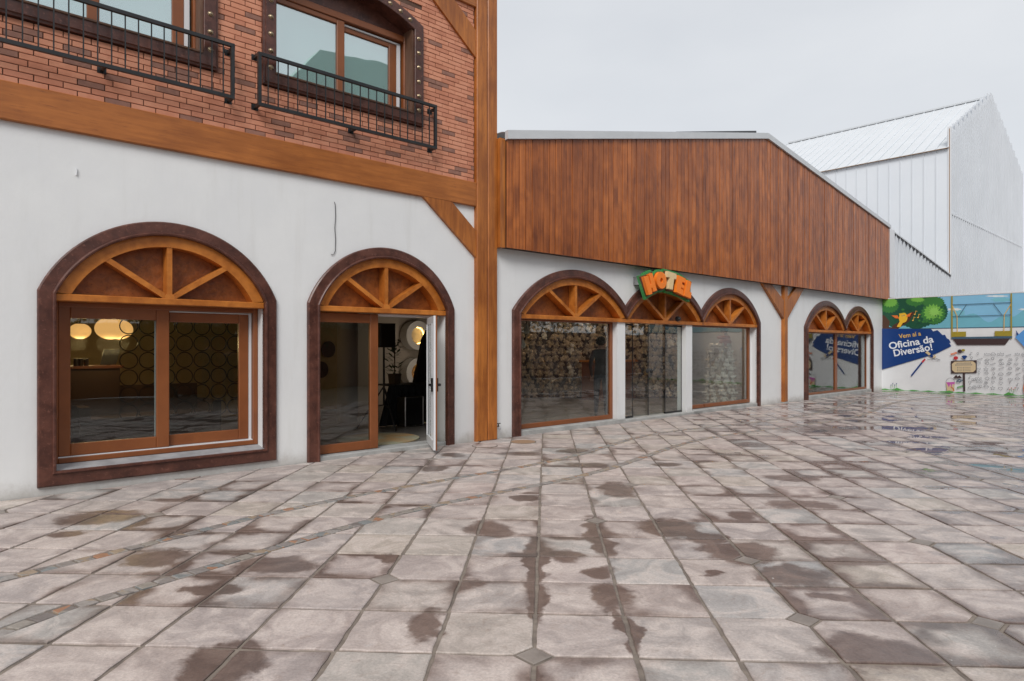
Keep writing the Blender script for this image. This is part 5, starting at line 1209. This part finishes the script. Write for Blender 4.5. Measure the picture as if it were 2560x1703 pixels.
k = MB().tube([(.13 * math.cos(q), .11 * math.sin(q), .24) for q in [i * .5 for i in range(13)]], .045, 8, closed=True).ball((.02, -.08, .12), (.17, .12, .10), 12, 8); o = bpy.data.objects.new('scarf', k.mesh('scarf', 'pinkcloth', smooth=True)); col.objects.link(o); o.parent = t
for k, (x, y, nm) in enumerate(((1.9, 18.0, 'above the middle of the bear wall'), (.2, 17.6, 'added above the left of the bear wall'), (3.7, 18.3, 'added above the right of the bear wall'), (5.6, 18.0, 'added near the round bear pile'), (1.9, 15.2, 'added just behind the first shop window'))):
    t = empty('ceiling_downlight', (x, y, 3.0), 'small lit ceiling downlight inside the hotel, ' + nm, 'lamp', 'hotel ceiling downlights', frame='W')  # only one glint is known; the other downlights are added to brighten the bears
    for nm_, me_ in (('lens', MB().tube([(0, 0, -.012), (0, 0, -.002)], .045, 14).mesh('lens', 'led')), ('rim', MB().tube([(0, 0, -.008), (0, 0, 0)], .07, 14).mesh('rim', 'white'))):
        o = bpy.data.objects.new(nm_, me_); col.objects.link(o); o.parent = t
    l = bpy.data.lights.new('downlight', 'POINT'); l.energy = 15; l.color = (1, .80, .62); l.shadow_soft_size = .08; o = bpy.data.objects.new('downlight', l); col.objects.link(o); o.parent = t; o.location = (0, 0, -.12)
# pods hanging in the first shop window
for (x, y, s_, lb) in ((255, 615, .062, 'upper small pale pod lamp hanging at the left edge of the first shop window'), (218, 735, .07, 'lower pear-shaped pale pod lamp hanging at the left edge of the first shop window')):
    px, py = 1240 + x / 3.336, 640 + y / 3.336; u_, z_ = at(px, py, .75); t = empty('pod_lamp', (u_, .75, z_), lb, 'lamp', 'pale pod lamps')
    MB().tube([(u_, .75, z_ - s_ * 1.3), (u_, .75, z_ - s_ * .9), (u_, .75, z_ - s_ * .2), (u_, .75, z_ + s_ * .8), (u_, .75, z_ + s_ * 2.2)], [s_ * .4, s_ * .95, s_ * 1.1, s_ * .6, s_ * .12], 14).build('pod', 'furw', t, smooth=True)
    MB().tube([(u_, .75, z_ + s_ * 2), (u_, .75, 3.0)], .004, 5).build('cord', 'black', t)
A_ = at(1551, 900, 3.4); B_ = at(1590, 975, 3.4)
t = empty('reception_desk', (A_[0], 3.4, .06), 'reddish brown reception desk with pale top inside the glass entrance', 'desk')
MB().box(A_[0] - .9, B_[0], 3.4, 4.1, .06, A_[1] - .06).build('desk_front', 'rbwood', t); MB().box(A_[0] - .95, B_[0] + .04, 3.35, 4.15, A_[1] - .06, A_[1]).build('desk_top', 'lun', t)
# ------------------------------------------------------------ people
def person(loc, rz, label, hgt=1.76, cols=('cloth_b', 'jeans', 'shoe', 'hair'), arms=0.0, hold=False):
    V = []; E = []; Rd = []
    def v(p, r, par=None):
        V.append(p); Rd.append(r if isinstance(r, tuple) else (r, r))
        if par is not None: E.append((par, len(V) - 1))
        return len(V) - 1
    pel = v((0, 0, .96), (.15, .11)); sp1 = v((0, .01, 1.10), (.135, .10), pel); sp2 = v((0, .0, 1.28), (.155, .11), sp1); ch = v((0, 0, 1.41), (.15, .10), sp2); nk = v((0, .0, 1.51), .055, ch); hd = v((0, -.015, 1.60), (.075, .085), nk); tp_ = v((0, -.01, 1.70), (.07, .08), hd)
    for s_ in (-1, 1):
        sh = v((s_ * .165, 0, 1.43), .062, ch); el = v((s_ * .235, .02 - arms * .05, 1.16), .046, sh)
        wr = v((s_ * .22, -.10 - arms * .2, .94 + arms * .35), .032, el) if not hold else v((s_ * .10, -.25, 1.36), .032, el)
        w0 = V[wr]; ha = v((w0[0] - s_ * .005, w0[1] - .03, w0[2] - .07 + arms * .05), (.038, .022), wr)
        hp = v((s_ * .09, 0, .90), .095, pel); kn = v((s_ * .10, -.01, .50), .062, hp); an = v((s_ * .11, .02, .10), .042, kn); to = v((s_ * .125, -.13, .045), (.045, .035), an)
    me = bpy.data.meshes.new('body'); me.from_pydata(V, E, []); ob = bpy.data.objects.new('tmp', me); col.objects.link(ob)
    ob.modifiers.new('s', 'SKIN'); ob.modifiers['s'].use_smooth_shade = True; sm = ob.modifiers.new('b', 'SUBSURF'); sm.levels = 2
    for i, r_ in enumerate(Rd): me.skin_vertices[0].data[i].radius = r_
    me.skin_vertices[0].data[0].use_root = True
    bpy.context.view_layer.update(); m2 = bpy.data.meshes.new_from_object(ob.evaluated_get(bpy.context.evaluated_depsgraph_get())); bpy.data.objects.remove(ob)
    mb = MB(); mb.v = [tuple(x.co) for x in m2.vertices]; mb.f = [tuple(p_.vertices) for p_ in m2.polygons]
    def mi(p_):
        c = p_.center; armx = abs(c.x) > .16
        if c.z > 1.50: return 3
        if c.z < .11: return 2
        if hold and c.z > 1.25 and c.y < -.2: return 3
        if not hold and armx and c.z < .93 + arms * .35 and c.y < -.09: return 3
        return 0 if c.z > .93 else 1
    mb.mi = [mi(p_) for p_ in m2.polygons]
    for s_ in (-1, 1):       # fingers, ears, eyes; nose in the middle
        hx_, hy_, hz_ = ((s_ * .215, -.13 - arms * .2, .86 + arms * .40) if not hold else (s_ * .095, -.28, 1.30))
        for k in range(4): mb.tube([(hx_ + (k - 1.5) * .018, hy_, hz_ + .01), (hx_ + (k - 1.5) * .02, hy_ - .02, hz_ - .04), (hx_ + (k - 1.5) * .02, hy_ - .01, hz_ - .075 - .006 * (k in (1, 2)))], [.009, .008, .006], 6, 3)
        mb.tube([(hx_ - s_ * .03, hy_ - .01, hz_ + .04), (hx_ - s_ * .05, hy_ - .03, hz_ + .0), (hx_ - s_ * .045, hy_ - .035, hz_ - .025)], [.010, .009, .007], 6, 3)
        mb.ball((s_ * .085, 0, 1.61), (.012, .02, .03), 8, 6, 3); mb.ball((s_ * .03, -.098, 1.625), (.011, .008, .007), 8, 6, 4)
    mb.ball((0, -.108, 1.60), (.012, .018, .02), 8, 6, 3); mb.ball((0, -.096, 1.565), (.024, .01, .006), 8, 6, 5)
    t = empty('person', loc, label, 'person', None, frame='W'); t.rotation_euler = (0, 0, rz); t.scale = (hgt / 1.76,) * 3
    def child(nm, mb_, mats): o = bpy.data.objects.new(nm, mb_.mesh(nm, mats, smooth=True)); col.objects.link(o); o.parent = t; return o
    child('body', mb, [cols[0], cols[1], cols[2], 'skin', 'eye', 'red'])
    h = MB(); h.ball((0, .018, 1.665), (.098, .105, .10), 16, 10)
    for k in range(26): q = R.uniform(0, 6.28); zz_ = R.uniform(-.5, 1); rr = math.sqrt(max(0, 1 - zz_ * zz_)); h.ball((.088 * rr * math.cos(q), .03 + .085 * abs(rr * math.sin(q)) * (1 if math.sin(q) > -.3 else -.6), 1.67 + .085 * zz_), R.uniform(.025, .04), 8, 6)
    child('hair', h, cols[3])
    if hold: c = MB().box(-.07, .07, -.36, -.26, 1.36, 1.46); c.tube([(0, -.36, 1.41), (0, -.46, 1.41)], .035, 12); ob = MB_world(c, t)
    return t
def MB_world(c, t):
    loc = t.matrix_basis
    o = bpy.data.objects.new('camera_in_hands', c.mesh('camera_in_hands', 'black')); col.objects.link(o); o.location = t.location; o.rotation_euler = t.rotation_euler; o.scale = t.scale
    tag(o, 'black camera held up by the person standing in the square', 'camera'); return o
pw_ = ray_depth(1503, 1043, 14.3); person((pw_.x, pw_.y, .06), math.radians(168), 'person with dark curly hair, black sweater and jeans, standing behind the first shop window', 1.74)
bpy.context.view_layer.update()
MB().tube([(0, 0, 0), (0, 0, .001)], .001, 3)
# people standing in the square, mirrored in the large window
person((6.5, 2.6, 0), math.radians(60), 'person in black holding a camera, mirrored in the right pane of the large arched window', 1.80, hold=True)
person((6.25, 3.35, 0), math.radians(75), 'shorter person in dark clothes beside the photographer, mirrored in the large arched window', 1.66)
# ------------------------------------------------------------ across the square (seen in reflections)
def refl(px, py, c_): u_, z_ = at(px, py, c_); return (u_, z_)
ac = empty('building_across', (12, -16, 0), 'large gabled building across the square, seen mirrored in the upper windows', 'building')
g1, g2, g3, g4 = refl(690, 235, 16), refl(814, 116, 16), refl(964, 146, 16), refl(1040, 175, 16)
mb = MB(); mb.prism([(g1[0] - 3, 0), (g1[0] - 3, g1[1] - 2.0), g1, g2, g3, g4, (g4[0] + 3, g4[1] - .5), (g4[0] + 3, 0)], -16, -17); mb.build('facade', 'tan', ac)
tme = None
def tree(u_, y_, h_):
    global tme
    if tme is None:
        mb = MB()
        for k in range(60):
            q_a = R.uniform(0, 6.28); q_r = .40 * math.sqrt(R.random()); cc = Vector((q_r * math.cos(q_a), q_r * math.sin(q_a), R.uniform(.36, .95))) 
            for j in range(60):
                p_ = cc * 1.0 + Vector((R.gauss(0, .06), R.gauss(0, .06), R.gauss(0, .045))); d = Vector((R.gauss(0, 1), R.gauss(0, 1), R.gauss(0, .6))).normalized() * .024; n_ = d.cross(Vector((R.random(), R.random(), 1))).normalized() * .012
                mb.add([p_ - d, p_ + n_, p_ + d, p_ - n_], [(0, 1, 2, 3)])
        k = MB().tube([(0, 0, 0), (.02, 0, .3), (0, .02, .6), (0, 0, .85)], [.045, .035, .025, .01], 8)
        for q in range(6): a_ = q * 1.05; k.tube([(0, 0, .3 + q * .06), (.3 * math.cos(a_), .3 * math.sin(a_), .55 + q * .06)], [.018, .006], 6)
        tme = (mb.mesh('crown', 'leaf'), k.mesh('trunk', 'trunk'))
    t = empty('tree', (u_, y_, 0), 'dark leafy tree on the far side of the square, mirrored in the shop windows', 'tree', 'trees across the square'); t.scale = (h_ * .8, h_ * .8, h_); t.rotation_euler[2] = R.uniform(0, 6)
    for nm, me in zip(('crown', 'trunk'), tme): o = bpy.data.objects.new(nm, me); col.objects.link(o); o.parent = t
for u_, y_, h_ in ((-3, -14.0, 5.6), (1.5, -14.5, 6.2), (5.5, -13.8, 5.2), (9.5, -14.2, 5.8), (13.5, -14, 5.4), (17.5, -14.6, 6), (21.5, -14, 6.5), (25.5, -13, 7.5), (29, -12.5, 8), (32.5, -12, 8.5), (36, -11.5, 8)): tree(u_, y_, h_)
hd = MB(); hd.box(-8, 40, -15.2, -14.6, 0, 2.3); hd.build('boundary_wall', 'rbwood', None, org=(9, -15, 0), label='low dark red wall on the far side of the square, mirrored in the windows', cat='wall')
# ------------------------------------------------------------ small things
u_, z_ = at(1240, 1066, -.03)
t = empty('garden_tap', (u_, -.03, z_), 'small metal tap low on the white wall beside the corner post', 'tap')
MB().tube([(u_ + .02, .0, z_), (u_ + .02, -.10, z_), (u_ + .02, -.12, z_ - .05)], .013, 8).build('spout', 'steel', t); MB().tube([(u_ - .025, -.07, z_ + .05), (u_ + .065, -.07, z_ + .05)], .009, 6).tube([(u_ + .02, -.07, z_), (u_ + .02, -.07, z_ + .05)], .009, 6).build('handle', 'black', t)
MB().tube([(u_ + .02, -.012, .0), (u_ + .02, -.012, z_)], .011, 6).build('riser_pipe', 'white', t)
q_ = [at(px, py, -.012) for px, py in ((836, 505), (838, 512), (839, 540), (837, 570), (839, 600), (838, 628), (834, 636), (828, 637))]
MB().tube([(a, -.012, b) for a, b in q_], .0045, 6).build('loose_cable', 'black', None, org=(q_[0][0], -.012, q_[0][1]), label='thin dark cable hanging from the white wall above the doorway', cat='cable')
q_ = [at(px, py, -.012) for px, py in ((191, 421), (191.5, 430), (190.5, 438))]
MB().tube([(a, -.012, b) for a, b in q_], .008, 6).build('wall_hook', 'white', None, org=(q_[0][0], -.012, q_[0][1]), label='tiny white cable stub on the white wall above the large window', cat='hook')
for (px, py, r_, lb) in ((1308, 1105, .20, 'reddish round drain cover at the foot of the first dark arch'), (1212, 1115, .19, 'pale round drain cover set in the paving before the corner post')):
    X, Y = ground(px, py); mb = MB(); pts = [(X + r_ * math.cos(q), Y + r_ * math.sin(q)) for q in [k * math.pi / 16 for k in range(32)]]
    mb.prism([(X + (r_ + .02) * math.cos(q), Y + (r_ + .02) * math.sin(q)) for q in [k * math.pi / 16 for k in range(32)]], -.02, .004, 1, lambda a, b, d: (a, b, d)); mb.prism(pts, .004, .008, 0, lambda a, b, d: (a, b, d))
    mb.build('drain_cover', ['rust' if r_ > .195 else 'stone', 'grout'], None, org=(X, Y, 0), frame='W', label=lb, cat='drain cover')
u_, z_ = at(1702, 797, -.1); MB().ball((u_, -.045, z_), (.05, .05, .05), 12, 8).tube([(u_, -.03, z_), (u_, .01, z_)], .06, 12).build('entrance_sensor', 'black', None, org=(u_, -.03, z_), label='small black dome sensor on the timber bar above the glass entrance', cat='sensor')
